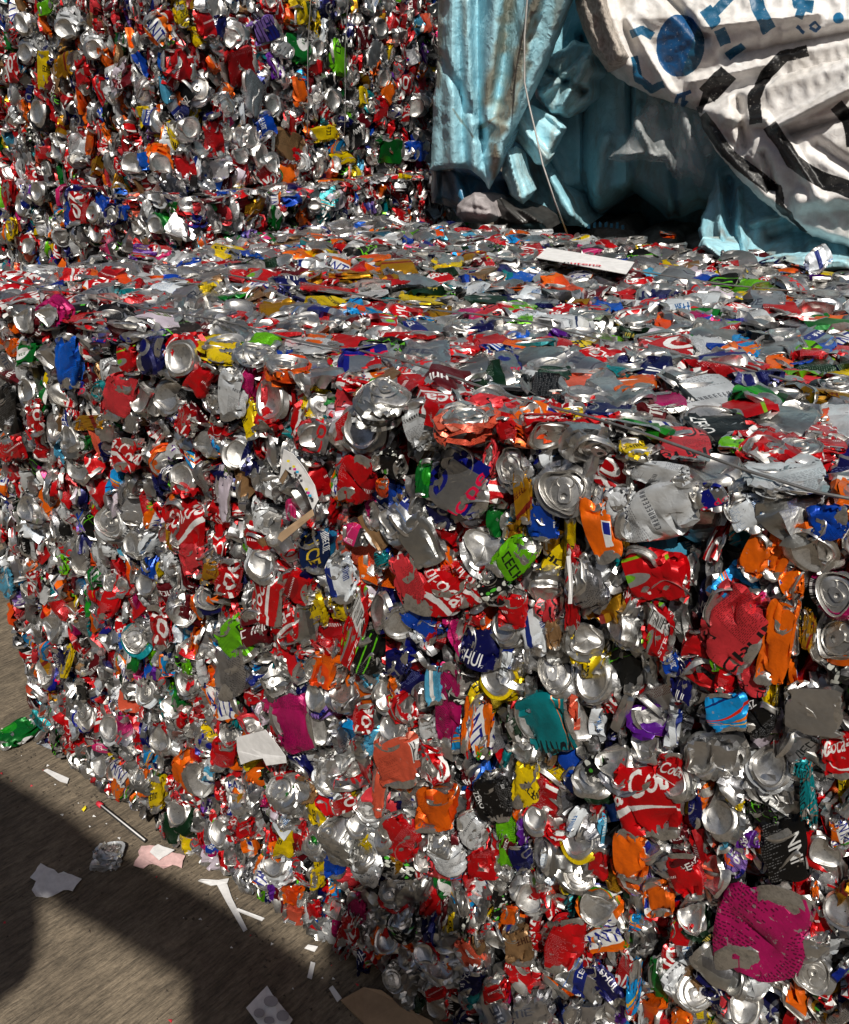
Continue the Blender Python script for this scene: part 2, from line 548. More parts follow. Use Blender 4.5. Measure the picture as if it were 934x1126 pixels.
def make_designs():
    D = {}
    rg = np.random.default_rng(77)

    def cell(name, c, met=.45):
        C = np.zeros((CH, CW, 4), np.float32); C[:] = (*c, met); D[name] = C
        return C

    C = cell('red_script', (.80, .02, .06)); swoosh(C, WHT, .30, .10, .045, 0.); put_word(C, 'Coca-Cola', .28, .62, 62, WHT, 0, .4, maxw=200)
    put_word(C, 'Coca-Cola', .78, .60, 62, WHT, 0, .4, maxw=150); rect(C, 0, 1, 0, .05, SIL, 1)
    C = cell('red_cola', (.74, .01, .05)); put_word(C, 'Coke', .25, .5, 96, WHT, 1, .3); put_word(C, 'Coke', .72, .5, 96, WHT, 3, .3)
    smallprint(C, rg, .44, .58, .1, .9, WHT, 5); smallprint(C, rg, .9, 1, .1, .9, WHT, 5)
    C = cell('red_plain', (.78, .03, .07)); rect(C, 0, 1, .9, 1, SIL, 1); smallprint(C, rg, .1, .35, .1, .55, (.9, .75, .75)); disc(C, .65, .5, .2, (.60, .0, .04))
    glyphs(C, 14, .65, .5, 20, WHT, 0)
    C = cell('red_taste', (.80, .03, .08)); rect(C, .05, .95, .82, .86, (.55, .75, .1), .3); put_word(C, 'TASTE', .3, .2, 20, WHT); put_word(C, 'TASTE', .75, .2, 20, WHT)
    disc(C, .3, .55, .16, SIL, .8, 1.8); disc(C, .33, .58, .08, (.45, .72, .15), .3, 1.5); disc(C, .75, .55, .16, SIL, .8, 1.8); disc(C, .72, .58, .08, (.45, .72, .15), .3, 1.5)
    barcode(C, rg, .46, .60, .1, .8, True)
    C = cell('maroon', (.38, .03, .08)); glyphs(C, 6, .3, .5, 60, WHT, 0, .3, maxw=140); glyphs(C, 6, .78, .5, 60, WHT, 0, .3, maxw=120); rect(C, 0, 1, .0, .1, SIL, 1)
    C = cell('salmon', (.85, .22, .25)); smallprint(C, rg, .05, .40, .2, .8, (.25, .05, .06)); put_word(C, 'PUNCH', .25, .1, 34, BLK); put_word(C, 'PUNCH', .74, .12, 40, BLK)
    put_word(C, 'HULA', .74, .6, 56, BLK, 0, 0, maxw=120); put_word(C, 'HULA', .73, .62, 50, (.85, .3, .32), 0, 0, maxw=118)
    smallprint(C, rg, .62, .9, .25, .42, (.25, .05, .06))
    C = cell('salmon_orange', (.90, .38, .27)); barcode(C, rg, .12, .32, .3, .7); smallprint(C, rg, .55, .95, .1, .6, (.5, .12, .08)); rect(C, 0, 1, .85, .9, (.95, .6, .5))
    C = cell('orange', (.94, .40, .02)); disc(C, .25, .5, .3, (.90, .28, .01)); smallprint(C, rg, .5, .85, .15, .7, (.6, .18, .02)); rect(C, 0, 1, .92, 1, (.85, .25, .02))
    C = cell('orange_plain', (.95, .42, .03)); rect(C, .1, .2, .2, .6, WHT); rect(C, .11, .19, .4, .58, (.1, .15, .55))
    C = cell('fanta', (.95, .43, .02)); rect(C, .12, .42, .06, .94, WHT); put_word(C, 'FANTA', .27, .5, 66, (.08, .12, .50), 1, 0, maxw=195); rect(C, .60, .9, .06, .94, WHT)
    put_word(C, 'FANTA', .75, .5, 66, (.08, .12, .50), 1, 0, maxw=195); swoosh(C, (.08, .12, .5), .92, .03, .03, 1.); swoosh(C, (.25, .6, .1), .05, .03, .04, 1.)
    C = cell('yellow', (.93, .80, .03)); glyphs(C, 5, .25, .5, 54, BLK, 0, 0, maxw=130); glyphs(C, 5, .75, .5, 54, BLK, 0, 0, maxw=130); smallprint(C, rg, .05, .95, .1, .25, (.35, .3, .02))
    C = cell('gold', (.80, .58, .12), .8); glyphs(C, 5, .3, .6, 44, (.35, .1, .05)); rect(C, 0, 1, .2, .3, (.45, .1, .05)); smallprint(C, rg, .55, .95, .4, .9, (.4, .25, .05))
    C = cell('lime', (.42, .74, .06)); glyphs(C, 4, .25, .5, 70, (.05, .12, .03), 0, 0, maxw=110); smallprint(C, rg, .5, .9, .2, .8, (.1, .3, .04)); rect(C, 0, 1, .9, 1, SIL, 1)
    C = cell('green', (.02, .42, .14)); rect(C, 0, 1, 0, .08, SIL, 1); disc(C, .25, .5, .18, WHT); disc(C, .75, .5, .18, (.1, .55, .1)); glyphs(C, 3, .25, .5, 34, (.02, .3, .1))
    C = cell('dark_green', (.03, .17, .08)); smallprint(C, rg, .1, .4, .2, .8, (.7, .75, .7)); glyphs(C, 6, .72, .5, 34, (.8, .7, .3))
    C = cell('teal', (.02, .50, .53)); put_word(C, 'MANGO', .25, .45, 56, (.02, .08, .1), 1, 0, maxw=170); put_word(C, 'MANGO', .74, .45, 56, (.02, .08, .1), 1, 0, maxw=170); swoosh(C, (.85, .45, .25), .15, .06, .018, 2.)
    swoosh(C, (.85, .45, .25), .26, .06, .012, 2.2)
    C = cell('cyan', (.06, .58, .86)); swoosh(C, (.95, .45, .04), .4, .2, .06, 1.); swoosh(C, (.85, .15, .03), .55, .2, .05, 1.6); swoosh(C, (.95, .7, .1), .3, .2, .03, .8); swoosh(C, (.05, .15, .4), .8, .1, .03, 3.)
    C = cell('sky_blue', (.35, .70, .85)); glyphs(C, 7, .3, .5, 36, WHT, 1); rect(C, .5, .58, 0, 1, WHT); smallprint(C, rg, .62, .95, .1, .9, (.1, .25, .45))
    C = cell('blue', (.03, .27, .70)); glyphs(C, 5, .25, .5, 60, WHT, 1, .2, maxw=170); smallprint(C, rg, .5, .9, .15, .85, (.02, .1, .3)); rect(C, 0, 1, .9, 1, SIL, 1)
    C = cell('blue_text', (.05, .36, .78)); smallprint(C, rg, .05, .45, .2, .8, (.01, .08, .25), 6); glyphs(C, 7, .7, .5, 40, (.01, .06, .22), 1, 0, maxw=180)
    C = cell('blue_silver', (.75, .76, .78), .97); rect(C, 0, .16, 0, 1, (.02, .06, .45)); rect(C, .5, .66, 0, 1, (.02, .06, .45)); rect(C, 0, 1, 0, .22, (.03, .06, .45))
    disc(C, .32, .70, .12, (.03, .08, .5)); disc(C, .32, .70, .07, SIL, 1); put_word(C, 'dope', .33, .26, 54, (.85, .04, .25)); put_word(C, 'dope', .82, .26, 54, (.85, .04, .25)); disc(C, .82, .7, .12, (.03, .08, .5))
    C = cell('navy', (.04, .05, .30)); put_word(C, 'SHUL', .27, .5, 36, WHT, 1); disc(C, .75, .6, .16, SIL, .9); disc(C, .75, .6, .11, (.04, .06, .35)); smallprint(C, rg, .5, .95, .1, .35, (.6, .65, .8))
    C = cell('juice', (.02, .13, .30)); put_word(C, 'JUICE', .16, .5, 60, (.88, .74, .2), 1, 0, maxw=190); glyphs(C, 7, .34, .5, 40, WHT, 1, 0, maxw=200); put_word(C, 'JUICE', .66, .5, 60, (.88, .74, .2), 1, 0, maxw=190)
    glyphs(C, 7, .84, .5, 40, WHT, 1, 0, maxw=200); rect(C, .44, .5, 0, 1, (.05, .35, .5))
    C = cell('magenta', (.74, .08, .40)); smallprint(C, rg, .04, .46, .12, .74, (.16, .02, .10), 5); smallprint(C, rg, .54, .96, .12, .74, (.16, .02, .10), 5); barcode(C, rg, .06, .24, .78, .97, False)
    glyphs(C, 6, .36, .86, 24, BLK); glyphs(C, 6, .75, .86, 34, BLK)
    C = cell('pink', (.90, .18, .48)); rect(C, .0, 1, .0, .3, (.55, .55, .58), 1); swoosh(C, (.97, .6, .75), .6, .1, .05, 0.); glyphs(C, 4, .3, .5, 40, WHT, 1)
    C = cell('purple', (.36, .10, .55)); put_word(C, 'ug', .3, .5, 70, WHT); swoosh(C, (.65, .5, .85), .3, .15, .06, 1.); glyphs(C, 5, .75, .5, 36, (.85, .75, .2))
    C = cell('lavender', (.62, .48, .82)); put_word(C, 'ug', .27, .6, 66, WHT); put_word(C, 'UTZ', .27, .25, 50, (.1, .12, .45)); rect(C, .5, 1, 0, .4, (.1, .12, .45))
    for i in range(9):
        swoosh(C, (.15, .08, .25), .1 + .1*i, .05, .014, 1.)
    C = cell('black', (.04, .04, .045), .3); put_word(C, 'ZERO', .27, .5, 22, WHT, 1, 0, maxw=170); smallprint(C, rg, .5, .85, .15, .85, (.65, .65, .65), 6); put_word(C, 'NNI', .9, .5, 26, WHT, 1)
    C = cell('black_lime', (.03, .035, .03), .3)
    for i in range(3):
        swoosh(C, (.40, .80, .10), .5, .35, .03, .5 + i*.8)
    smallprint(C, rg, .6, .95, .1, .4, (.6, .6, .6), 6)
    C = cell('black_white', (.05, .05, .055), .3)
    for i in range(70):
        disc(C, rg.random(), rg.random(), rg.uniform(.015, .05), (.85, .86, .82) if i % 5 else (.3, .7, .2), .3, rg.uniform(.6, 1.6))
    C = cell('white_text', (.88, .89, .90), .3); put_word(C, 'BAYSHORE', .25, .5, 40, (.10, .12, .20), 1, 0, maxw=190); smallprint(C, rg, .40, .60, .08, .92, (.35, .36, .38)); disc(C, .75, .6, .16, (.15, .2, .35)); disc(C, .75, .6, .12, WHT)
    glyphs(C, 7, .76, .25, 30, (.15, .2, .3))
    C = cell('white_gray', (.84, .85, .86), .5); glyphs(C, 14, .27, .6, 22, (.25, .26, .28)); smallprint(C, rg, .05, .48, .1, .45, (.40, .41, .43), 5); glyphs(C, 11, .75, .5, 24, (.3, .31, .33), 0, 0, maxw=125)
    smallprint(C, rg, .55, .95, .66, .92, (.45, .46, .48), 5)
    C = cell('white_blue', (.88, .90, .92), .3); glyphs(C, 5, .27, .6, 46, (.06, .18, .5), 1); glyphs(C, 6, .75, .5, 44, (.1, .35, .6), 1); smallprint(C, rg, .38, .6, .1, .9, (.25, .4, .6), 6); rect(C, 0, .08, 0, 1, (.06, .15, .45))
    C = cell('silver_text', (.80, .80, .81), .97); smallprint(C, rg, .05, .45, .15, .85, (.22, .22, .24), 6); glyphs(C, 4, .73, .5, 74, (.25, .27, .33), 0, 0, maxw=110); rect(C, 0, 1, .1, .13, (.3, .3, .35))
    C = cell('silver_red', (.80, .80, .81), .97); glyphs(C, 4, .2, .6, 50, (.1, .1, .1)); put_word(C, 'Coke', .27, .38, 56, (.80, .03, .07)); put_word(C, 'Coke', .76, .5, 80, (.80, .03, .07), 1); smallprint(C, rg, .45, .6, .1, .9, (.4, .1, .1), 5)
    C = cell('silver_blue', (.78, .79, .80), .97); rect(C, 0, 1, .35, .6, (.04, .12, .45)); glyphs(C, 5, .27, .48, 44, WHT); glyphs(C, 5, .76, .48, 44, WHT); swoosh(C, (.3, .45, .7), .75, .08, .03, 0.)
    C = cell('silver', (.82, .82, .82), .97)
    C = cell('silver_smudge', (.76, .76, .75), .97); smallprint(C, rg, .1, .3, .3, .7, (.5, .5, .5), 6); rect(C, .6, .7, .2, .8, (.62, .62, .63), 1.)
    C = cell('tan', (.62, .48, .33), .6); smallprint(C, rg, .1, .45, .2, .8, (.3, .2, .12)); glyphs(C, 3, .75, .5, 60, (.25, .12, .06))
    C = cell('cream', (.85, .80, .85), .3); glyphs(C, 3, .27, .5, 70, (.35, .45, .15), 1); smallprint(C, rg, .5, .9, .1, .9, (.45, .45, .25), 6)
    return D


DESIGNS = make_designs()
DNAMES = list(DESIGNS)
NCY = -(-len(DNAMES)//NCX)
_A = np.zeros((NCY*CH, NCX*CW, 4), np.float32)
for _i, _n in enumerate(DNAMES):
    _A[(_i//NCX)*CH:(_i//NCX + 1)*CH, (_i % NCX)*CW:(_i % NCX + 1)*CW] = DESIGNS[_n]
atlas = bpy.data.images.new('can_prints', NCX*CW, NCY*CH, alpha=True)
atlas.alpha_mode = 'CHANNEL_PACKED'
atlas.pixels.foreach_set(_A.ravel()); atlas.update(); atlas.pack()


def cell_uv(name):
    i = DNAMES.index(name)
    return np.array([(i % NCX)/NCX, (i//NCX)/NCY]), np.array([1/NCX, 1/NCY])


MIX_COLOURS = [('silver', 13), ('silver_smudge', 11), ('silver_text', 10), ('white_gray', 8), ('silver_red', 7), ('silver_blue', 4), ('white_text', .3), ('white_blue', 3),
               ('red_script', 9), ('red_cola', 6), ('red_plain', 10), ('red_taste', 2), ('maroon', 5), ('salmon', 2.5), ('salmon_orange', 2), ('orange', 3), ('orange_plain', 2),
               ('fanta', 2), ('yellow', 2.6), ('gold', 2), ('lime', 1.3), ('green', 1.8), ('dark_green', 1.5), ('teal', 1.5), ('cyan', 2), ('sky_blue', 1.2), ('blue', 1.8),
               ('blue_text', .8), ('blue_silver', 1.8), ('navy', 3.6), ('magenta', 1.2), ('pink', 1.2), ('purple', .8), ('lavender', .5), ('black', 4), ('black_lime', 1.5),
               ('black_white', 1.5), ('tan', 1.5), ('cream', 1)]
_w = np.array([w for _, w in MIX_COLOURS]); _w = _w/_w.sum()


def rand_design(rg):
    return MIX_COLOURS[rg.choice(len(_w), p=_w)][0]


def can_materials():
    m, N, L, B = new_mat('can_print')
    t = N.new('ShaderNodeTexImage'); t.image = atlas; t.interpolation = 'Linear'
    uvn = N.new('ShaderNodeUVMap'); uvn.uv_map = 'UVMap'; L.new(uvn.outputs[0], t.inputs[0])
    n = noise(N, L, 90., 6., .65)
    at = N.new('ShaderNodeAttribute'); at.attribute_name = 'wear'
    # scuffs down to bare metal, grime in patches
    s = N.new('ShaderNodeMath'); s.operation = 'MULTIPLY_ADD'; L.new(at.outputs['Fac'], s.inputs[0]); s.inputs[1].default_value = .16; L.new(n.outputs[0], s.inputs[2])
    sc_ = ramp(N, L, s.outputs[0], [(.765, 0.), (.80, .85)])
    c1 = mix(N, L, sc_.outputs[0], t.outputs[0], (.62, .61, .60))
    n2 = noise(N, L, 18., 5., .6)
    g = ramp(N, L, n2.outputs[0], [(.40, .92), (.68, .52)])
    c2 = mix(N, L, 1., c1, g.outputs[0], 'MULTIPLY')
    L.new(c2, B.inputs['Base Color'])
    mm = N.new('ShaderNodeMath'); mm.operation = 'MAXIMUM'; L.new(t.outputs[1], mm.inputs[0]); L.new(sc_.outputs[0], mm.inputs[1])
    L.new(mm.outputs[0], B.inputs['Metallic'])
    rr = ramp(N, L, n2.outputs[0], [(.3, .31), (.7, .47)]); L.new(rr.outputs[0], B.inputs['Roughness'])
    bump(N, L, creases(N, L, ((38., .6), (95., .4), (240., .12))), .55, .0022, B)
    pr = m
    m, N, L, B = new_mat('bare_aluminium')
    n = noise(N, L, 24., 5., .97)
    c = ramp(N, L, n.outputs[0], [(.3, (.36, .347, .322)), (.55, (.62, .607, .583)), (.8, (.48, .463, .432))])
    n4 = noise(N, L, 120., 4., .7); g = ramp(N, L, n4.outputs[0], [(.5, 1.), (.72, .55)])
    c2 = mix(N, L, 1., c.outputs[0], g.outputs[0], 'MULTIPLY')
    L.new(c2, B.inputs['Base Color']); B.inputs['Metallic'].default_value = .95
    rr = ramp(N, L, n.outputs[0], [(.3, .48), (.7, .34)]); L.new(rr.outputs[0], B.inputs['Roughness'])
    bump(N, L, creases(N, L, ((30., .5), (80., .3))), .32, .0020, B)
    return pr, m


M_PRINT, M_BARE = can_materials()
# ================================================================= concrete yard
def ground_mat():
    m, N, L, B = new_mat('brushed_concrete')
    tc = N.new('ShaderNodeTexCoord'); mp = N.new('ShaderNodeMapping')
    a = on_z(100, 1060, -EYE); b = on_z(150, 1015, -EYE)
    mp.inputs['Rotation'].default_value = (0, 0, -math.atan2(b[1] - a[1], b[0] - a[0]) + .15)
    L.new(tc.outputs['Object'], mp.inputs[0])
    st = N.new('ShaderNodeMapping'); st.inputs['Scale'].default_value = (34., 190., 1.); L.new(mp.outputs[0], st.inputs[0])
    g = noise(N, L, 1., 3., .6, st.outputs[0])
    st2 = N.new('ShaderNodeMapping'); st2.inputs['Scale'].default_value = (14., 40., 1.); L.new(mp.outputs[0], st2.inputs[0])
    g2 = noise(N, L, 1., 2., .5, st2.outputs[0])
    n1 = noise(N, L, 5., 8., .68); n2 = noise(N, L, 130., 4., .7)
    c1 = ramp(N, L, n1.outputs[0], [(.3, (.112, .086, .058)), (.7, (.205, .163, .112))])
    c2 = ramp(N, L, g.outputs[0], [(.30, .50), (.66, 1.25)]); c3 = ramp(N, L, n2.outputs[0], [(.3, .72), (.65, 1.1)]); c4 = ramp(N, L, g2.outputs[0], [(.35, .78), (.6, 1.08)])
    c = mix(N, L, 1., c1.outputs[0], c2.outputs[0], 'MULTIPLY'); c = mix(N, L, 1., c, c3.outputs[0], 'MULTIPLY'); c = mix(N, L, 1., c, c4.outputs[0], 'MULTIPLY')
    L.new(c, B.inputs['Base Color']); B.inputs['Roughness'].default_value = .85
    mm = N.new('ShaderNodeMath'); mm.operation = 'MULTIPLY_ADD'; mm.inputs[1].default_value = .35; L.new(n2.outputs[0], mm.inputs[0]); L.new(g.outputs[0], mm.inputs[2])
    bump(N, L, mm.outputs[0], .8, .006, B)
    return m


_n = 60.
tag(add('ground', mesh_py('ground', [(-_n, -_n, -EYE), (_n, -_n, -EYE), (_n, _n, -EYE), (-_n, _n, -EYE)], [(0, 1, 2, 3)], ground_mat())), kind='structure')
# ================================================================= crushed can library
def can_library():
    rg = np.random.default_rng(11)
    rnd = lambda: rotmat(rg.normal(size=3), rg.uniform(0, 6.28))
    flat, ends, lump = [], [], []
    for k in range(18):
        r_ = rotmat([0, 0, 1], rg.uniform(-.5, .5))@rotmat([1, 0, 0], math.pi/2 + rg.uniform(-.4, .4))@rotmat([0, 0, 1], rg.uniform(0, 6))
        flat.append((r_, (rg.uniform(.036, .050), rg.uniform(.034, .056), rg.uniform(.007, .016)), rg.uniform(.9, 1.25)))
    for k in range(26):
        up = k % 2 == 0
        r_ = rotmat([0, 0, 1], rg.uniform(0, 6.28))@rotmat([1, 0, 0], rg.uniform(.0, .45) + (0 if up else math.pi))
        ends.append((r_, (rg.uniform(.033, .040), rg.uniform(.033, .040), rg.uniform(.017, .032)), rg.uniform(.8, 1.)))
    for k in range(22):
        lump.append((rnd(), (rg.uniform(.030, .046), rg.uniform(.028, .042), rg.uniform(.011, .021)), 1.))
    P = sim_cans(flat + ends + lump, 5, 240, [(18 + k, k % 2 == 0) for k in range(26)])
    LIB = []
    for k in range(len(P)):
        G = P[k] - P[k].reshape(-1, 3).mean(0)
        kind = 'flat' if k < 18 else ('lid' if (k - 18) % 2 == 0 else 'bottom') if k < 44 else 'lump'
        LIB.append(dict(kind=kind, lods=[can_mesh(G, l) for l in (0, 1, 2)], G=G))
        for key, j, sgn in (('lid', LID0, 1), ('bottom', 3, -1)):
            a = G[:-1, j] - G[:-1, j].mean(0)
            n = np.cross(a, np.roll(a, -1, 0)).sum(0); n /= np.linalg.norm(n) + 1e-9
            LIB[-1][key + '_n'] = n*sgn; LIB[-1][key + '_c'] = G[:-1, j].mean(0)
            LIB[-1][key + '_q'] = np.linalg.norm(np.cross(a, np.roll(a, -1, 0)).sum(0))    # how open the disc stayed
    return LIB


LIB = can_library()
KIND = {k: [i for i, v in enumerate(LIB) if v['kind'] == k] for k in ('flat', 'lid', 'bottom', 'lump')}
KIND['lid'] = sorted(KIND['lid'], key=lambda i: -LIB[i]['lid_q'])[:10]
KIND['bottom'] = sorted(KIND['bottom'], key=lambda i: -LIB[i]['bottom_q'])[:10]


def rand_end(rg):
    return ('silver', 'silver_smudge', 'silver_text', 'white_gray')[rg.integers(0, 4)] if rg.random() < .6 else rand_design(rg)


class Face:
    def __init__(s, p0, n, e1, e2):
        s.p0, s.n, s.e1, s.e2 = [np.asarray(v, float) for v in (p0, n, e1, e2)]

    def at(s, u, v, d=0.):
        return s.p0 + s.e1*u + s.e2*v + s.n*d


def align(a, b, spin):
    """rotation that takes unit vector a to b, then spins about b"""
    v = np.cross(a, b); c = float(a@b)
    if np.linalg.norm(v) < 1e-6:
        Rm = np.eye(3) if c > 0 else rotmat(np.cross(a, [.3, .5, .8]), math.pi)
    else:
        Rm = rotmat(v, math.atan2(np.linalg.norm(v), c))
    return rotmat(b, spin)@Rm


class Piece:
    __slots__ = ('V', 'F', 'uv', 'mi', 'wear', 'px', 'c')


def make_piece(i, lod, A, c, face, design, rg, planes, cull=True, lim=.012):
    """place can i: vertices -> A @ v + c; planes = [(point, normal, limit)] squeeze what sticks out"""
    V0, Q, uv, mi = LIB[i]['lods'][lod]
    V = V0@A.T + c
    for p0, n, l in planes:
        d = (V - p0)@n
        over = np.maximum(d - l, 0)
        V = V - (over - l*.8*np.tanh(over/(l*4. + 1e-6)))[:, None]*n
    n = face.n
    keep = np.ones(len(Q), bool)
    if cull:
        q = V[Q]
        fn = np.cross(q[:, 2] - q[:, 0], q[:, 3] - q[:, 1])
        dep = q.mean(1)@n
        s = np.sign(np.linalg.det(A))
        keep = ~((dep < np.median(dep) - .001) & (fn@n*s < 0)) & (dep > dep.max() - .060)
    Q = Q[keep]; uv = uv[keep]; mi = mi[keep]
    used = np.unique(Q); mp = np.zeros(len(V), np.int64); mp[used] = np.arange(len(used))
    p = Piece(); p.V = V[used]; p.F = mp[Q]; p.mi = mi
    o, s = cell_uv(design)
    if np.linalg.det(A) < 0:                # keep the print readable on turned-over cans
        uv = np.stack([1 - uv[..., 0], uv[..., 1]], -1)
    p.uv = o + np.clip(uv, .004, .996)*s
    p.wear = np.full(len(used), rg.uniform(-.6, 1.))
    p.c = V.mean(0)
    x, y, z = proj(p.V)
    cx = np.clip(x, 0, PW); cy = np.clip(y, 0, PH)
    p.px = (cx.max() - cx.min())*(cy.max() - cy.min()) if z.min() > .1 else 0.
    return p


def ends_frame(i, which):
    return LIB[i][which + '_n'], LIB[i][which + '_c']


def hero_end(face, which, x, y, w, h, ang, design, rg, planes, out=.010, lod=0):
    """a can end facing out; w, h the ellipse it shows in the photograph, ang its major axis"""
    P0 = hit(x, y, face.p0 + face.n*out, face.n)
    z = P0@CF
    maj, mnr = (w, h) if w >= h else (h, w)
    if w < h:
        ang = ang + 90.
    rr = .5*maj*z/FPX
    sc_ = float(np.clip(rr/(.0272 if which == 'lid' else .0275)*.92, .7, 1.4))
    view = -P0/np.linalg.norm(P0)
    a = math.radians(ang)
    im = CR*math.cos(a) + CU*math.sin(a); im = im - view*(im@view); im /= np.linalg.norm(im)
    mi = np.cross(view, im)
    t = math.acos(min(1., max(.25, mnr/maj)))
    c = [view*math.cos(t) + mi*math.sin(t)*s for s in (-1, 1)]
    n = c[0] if c[0]@face.n > c[1]@face.n else c[1]
    k = KIND[which][rg.integers(0, len(KIND[which]))]
    ln, lc = ends_frame(k, which)
    A = align(ln, n, rg.uniform(0, 6.28))*sc_
    return make_piece(k, lod, A, P0 - A@lc, face, design, rg, planes)


def hero_body(face, x, y, w, h, ang, design, rg, planes, out=.006, lod=0, depth=None):
    """a flattened can whose outline covers w x h pixels, its first axis turned by ang"""
    p0 = face.p0 + face.n*out
    a = math.radians(ang); ca, sa = math.cos(a), -math.sin(a)
    P = hit(x, y, p0, face.n)
    e = .25
    U = (hit(x + ca*w*e, y + sa*w*e, p0, face.n) - hit(x - ca*w*e, y - sa*w*e, p0, face.n))/e/2
    Wv = (hit(x - sa*h*e, y + ca*h*e, p0, face.n) - hit(x + sa*h*e, y - ca*h*e, p0, face.n))/e/2
    for v in (U, Wv):                       # nothing longer than a tall flattened can
        l = np.linalg.norm(v)
        if l > .22:
            v *= .22/l
    pool = KIND['flat'] if min(w, h) > 14 or rg.random() < .5 else KIND['lump']
    k = pool[rg.integers(0, len(pool))]
    lo = LIB[k]['lods'][0][0].min(0); hi = LIB[k]['lods'][0][0].max(0)
    ext = (hi - lo)/2; mid = (hi + lo)/2
    lng, sh = (U, Wv) if np.linalg.norm(U) > np.linalg.norm(Wv) else (Wv, U)
    ax0, ax1 = (0, 1) if ext[0] > ext[1] else (1, 0)
    A = np.zeros((3, 3)); A[:, ax0] = .5*lng/ext[ax0]*1.06; A[:, ax1] = .5*sh/ext[ax1]*1.06
    th = depth or np.clip(.24*np.linalg.norm(sh), .007, .017)
    nn = np.cross(A[:, 0], A[:, 1]); nn /= np.linalg.norm(nn) + 1e-9
    tilt = rg.normal(size=2)*.10
    A[:, 2] = (nn*(th/ext[2]))*(1 if rg.random() < .5 else -1)
    n2 = face.n + face.e1*tilt[0] + face.e2*tilt[1]
    A = align(face.n, n2/np.linalg.norm(n2), 0.)@A
    return make_piece(k, lod, A, P - A@mid, face, design, rg, planes)


def edge_piece(face, u, v, out, lod, rg, planes, size=1.):
    """a can pressed flat against its neighbours and seen on edge: a tall sliver in the bale's side"""
    pool = KIND['flat'] if rg.random() < .6 else KIND['lump']
    k = pool[rg.integers(0, len(pool))]
    V = LIB[k]['lods'][0][0]; ext = (V.max(0) - V.min(0))/2
    t = face.e1 + face.n*rg.normal()*.5 + face.e2*rg.normal()*.22; t /= np.linalg.norm(t)
    up = face.e2 + face.e1*rg.normal()*.25 + face.n*rg.normal()*.25; up -= t*(up@t); up /= np.linalg.norm(up)
    w = np.cross(t, up)
    if rg.random() < .5:
        w = -w
    a0, a1 = (0, 1) if ext[0] > ext[1] else (1, 0)
    A = np.zeros((3, 3))
    A[:, a0] = up*(rg.uniform(.026, .048)/ext[a0]); A[:, a1] = w*(rg.uniform(.026, .038)/ext[a1]); A[:, 2] = t*(rg.uniform(.008, .017)/ext[2])
    A *= size
    c = face.at(u, v)
    c = c + face.n*(out - ((V@A.T + c - face.p0)@face.n).max())
    return make_piece(k, lod, A, c, face, rand_design(rg), rg, planes)


def fill_piece(face, u, v, d, lod, rg, planes, mode, design=None, size=1.):
    """one can of the mass, placed without the photograph's help"""
    design = design or rand_design(rg)
    c = face.at(u, v, d)
    r = rg.random()
    if mode == 'side':
        kind = 'lid' if r < .13 else 'bottom' if r < .20 else 'flat' if r < .72 else 'lump'
    else:
        kind = 'flat' if r < .64 else 'lid' if r < .76 else 'bottom' if r < .86 else 'lump'
    k = KIND[kind][rg.integers(0, len(KIND[kind]))]
    s = size*rg.uniform(.85, 1.12)
    if kind in ('lid', 'bottom'):
        ln, lc = ends_frame(k, kind)
        n = face.n + rg.normal(size=3)*(.42 if mode == 'side' else .16); n /= np.linalg.norm(n)
        A = align(ln, n, rg.uniform(0, 6.28))*s
        return make_piece(k, lod, A, c - A@lc, face, design, rg, planes)
    n = face.n + rg.normal(size=3)*(.42 if mode == 'side' else .21); n /= np.linalg.norm(n)
    A = align(np.array([0, 0, 1.]), n, rg.uniform(0, 6.28))
    S = np.array([rg.uniform(.8, 1.1), rg.uniform(.7, 1.), rg.uniform(.8, 1.3) if mode == 'side' else rg.uniform(.55, 1.05)])*s
    if rg.random() < .5:
        S[2] = -S[2]
    return make_piece(k, lod, A*S, c, face, design, rg, planes)


def join(pieces):
    V, F, U, M, Wr = [], [], [], [], []; b = 0
    for p in pieces:
        V.append(p.V); F.append(p.F + b); U.append(p.uv); M.append(p.mi); Wr.append(p.wear); b += len(p.V)
    return [np.concatenate(q) for q in (V, F, U, M, Wr)]


def sub(p, sel):
    F = p.F[sel]; used = np.unique(F); mp = np.zeros(len(p.V), np.int64); mp[used] = np.arange(len(used))
    return p.V[used] - p.c, mp[F], (p.mi[sel] > 0).astype(int), p.uv[sel], {'wear': p.wear[used]}


def can_object(p, parent, ends=True):
    """one can: its wall, with the lid and the base as pieces of their own where they can be made out"""
    body = np.ones(len(p.F), bool); kids = []
    if ends:
        for code, nm in ((1, 'can_base'), (2, 'can_lid')):
            sel = p.mi == code
            if sel.sum() < 24:
                continue
            x, y, z = proj(p.V[np.unique(p.F[sel])])
            if (x.max() - x.min())*(y.max() - y.min()) > 260 and (~sel & body).sum() > 30:
                kids.append((nm, sel)); body &= ~sel
    V, F, mi, uv, at = sub(p, body)
    o = add('crushed_can', mesh_np('crushed_can', V, F, (M_PRINT, M_BARE), mi, uv, at)); o.location = p.c
    if parent is not None:
        o.parent = parent; o.matrix_parent_inverse = parent.matrix_basis.inverted()
    for nm, sel in kids:
        V, F, mi, uv, at = sub(p, sel)
        k = add(nm, mesh_np(nm, V, F, (M_PRINT, M_BARE), mi, uv, at)); k.parent = o
    return o


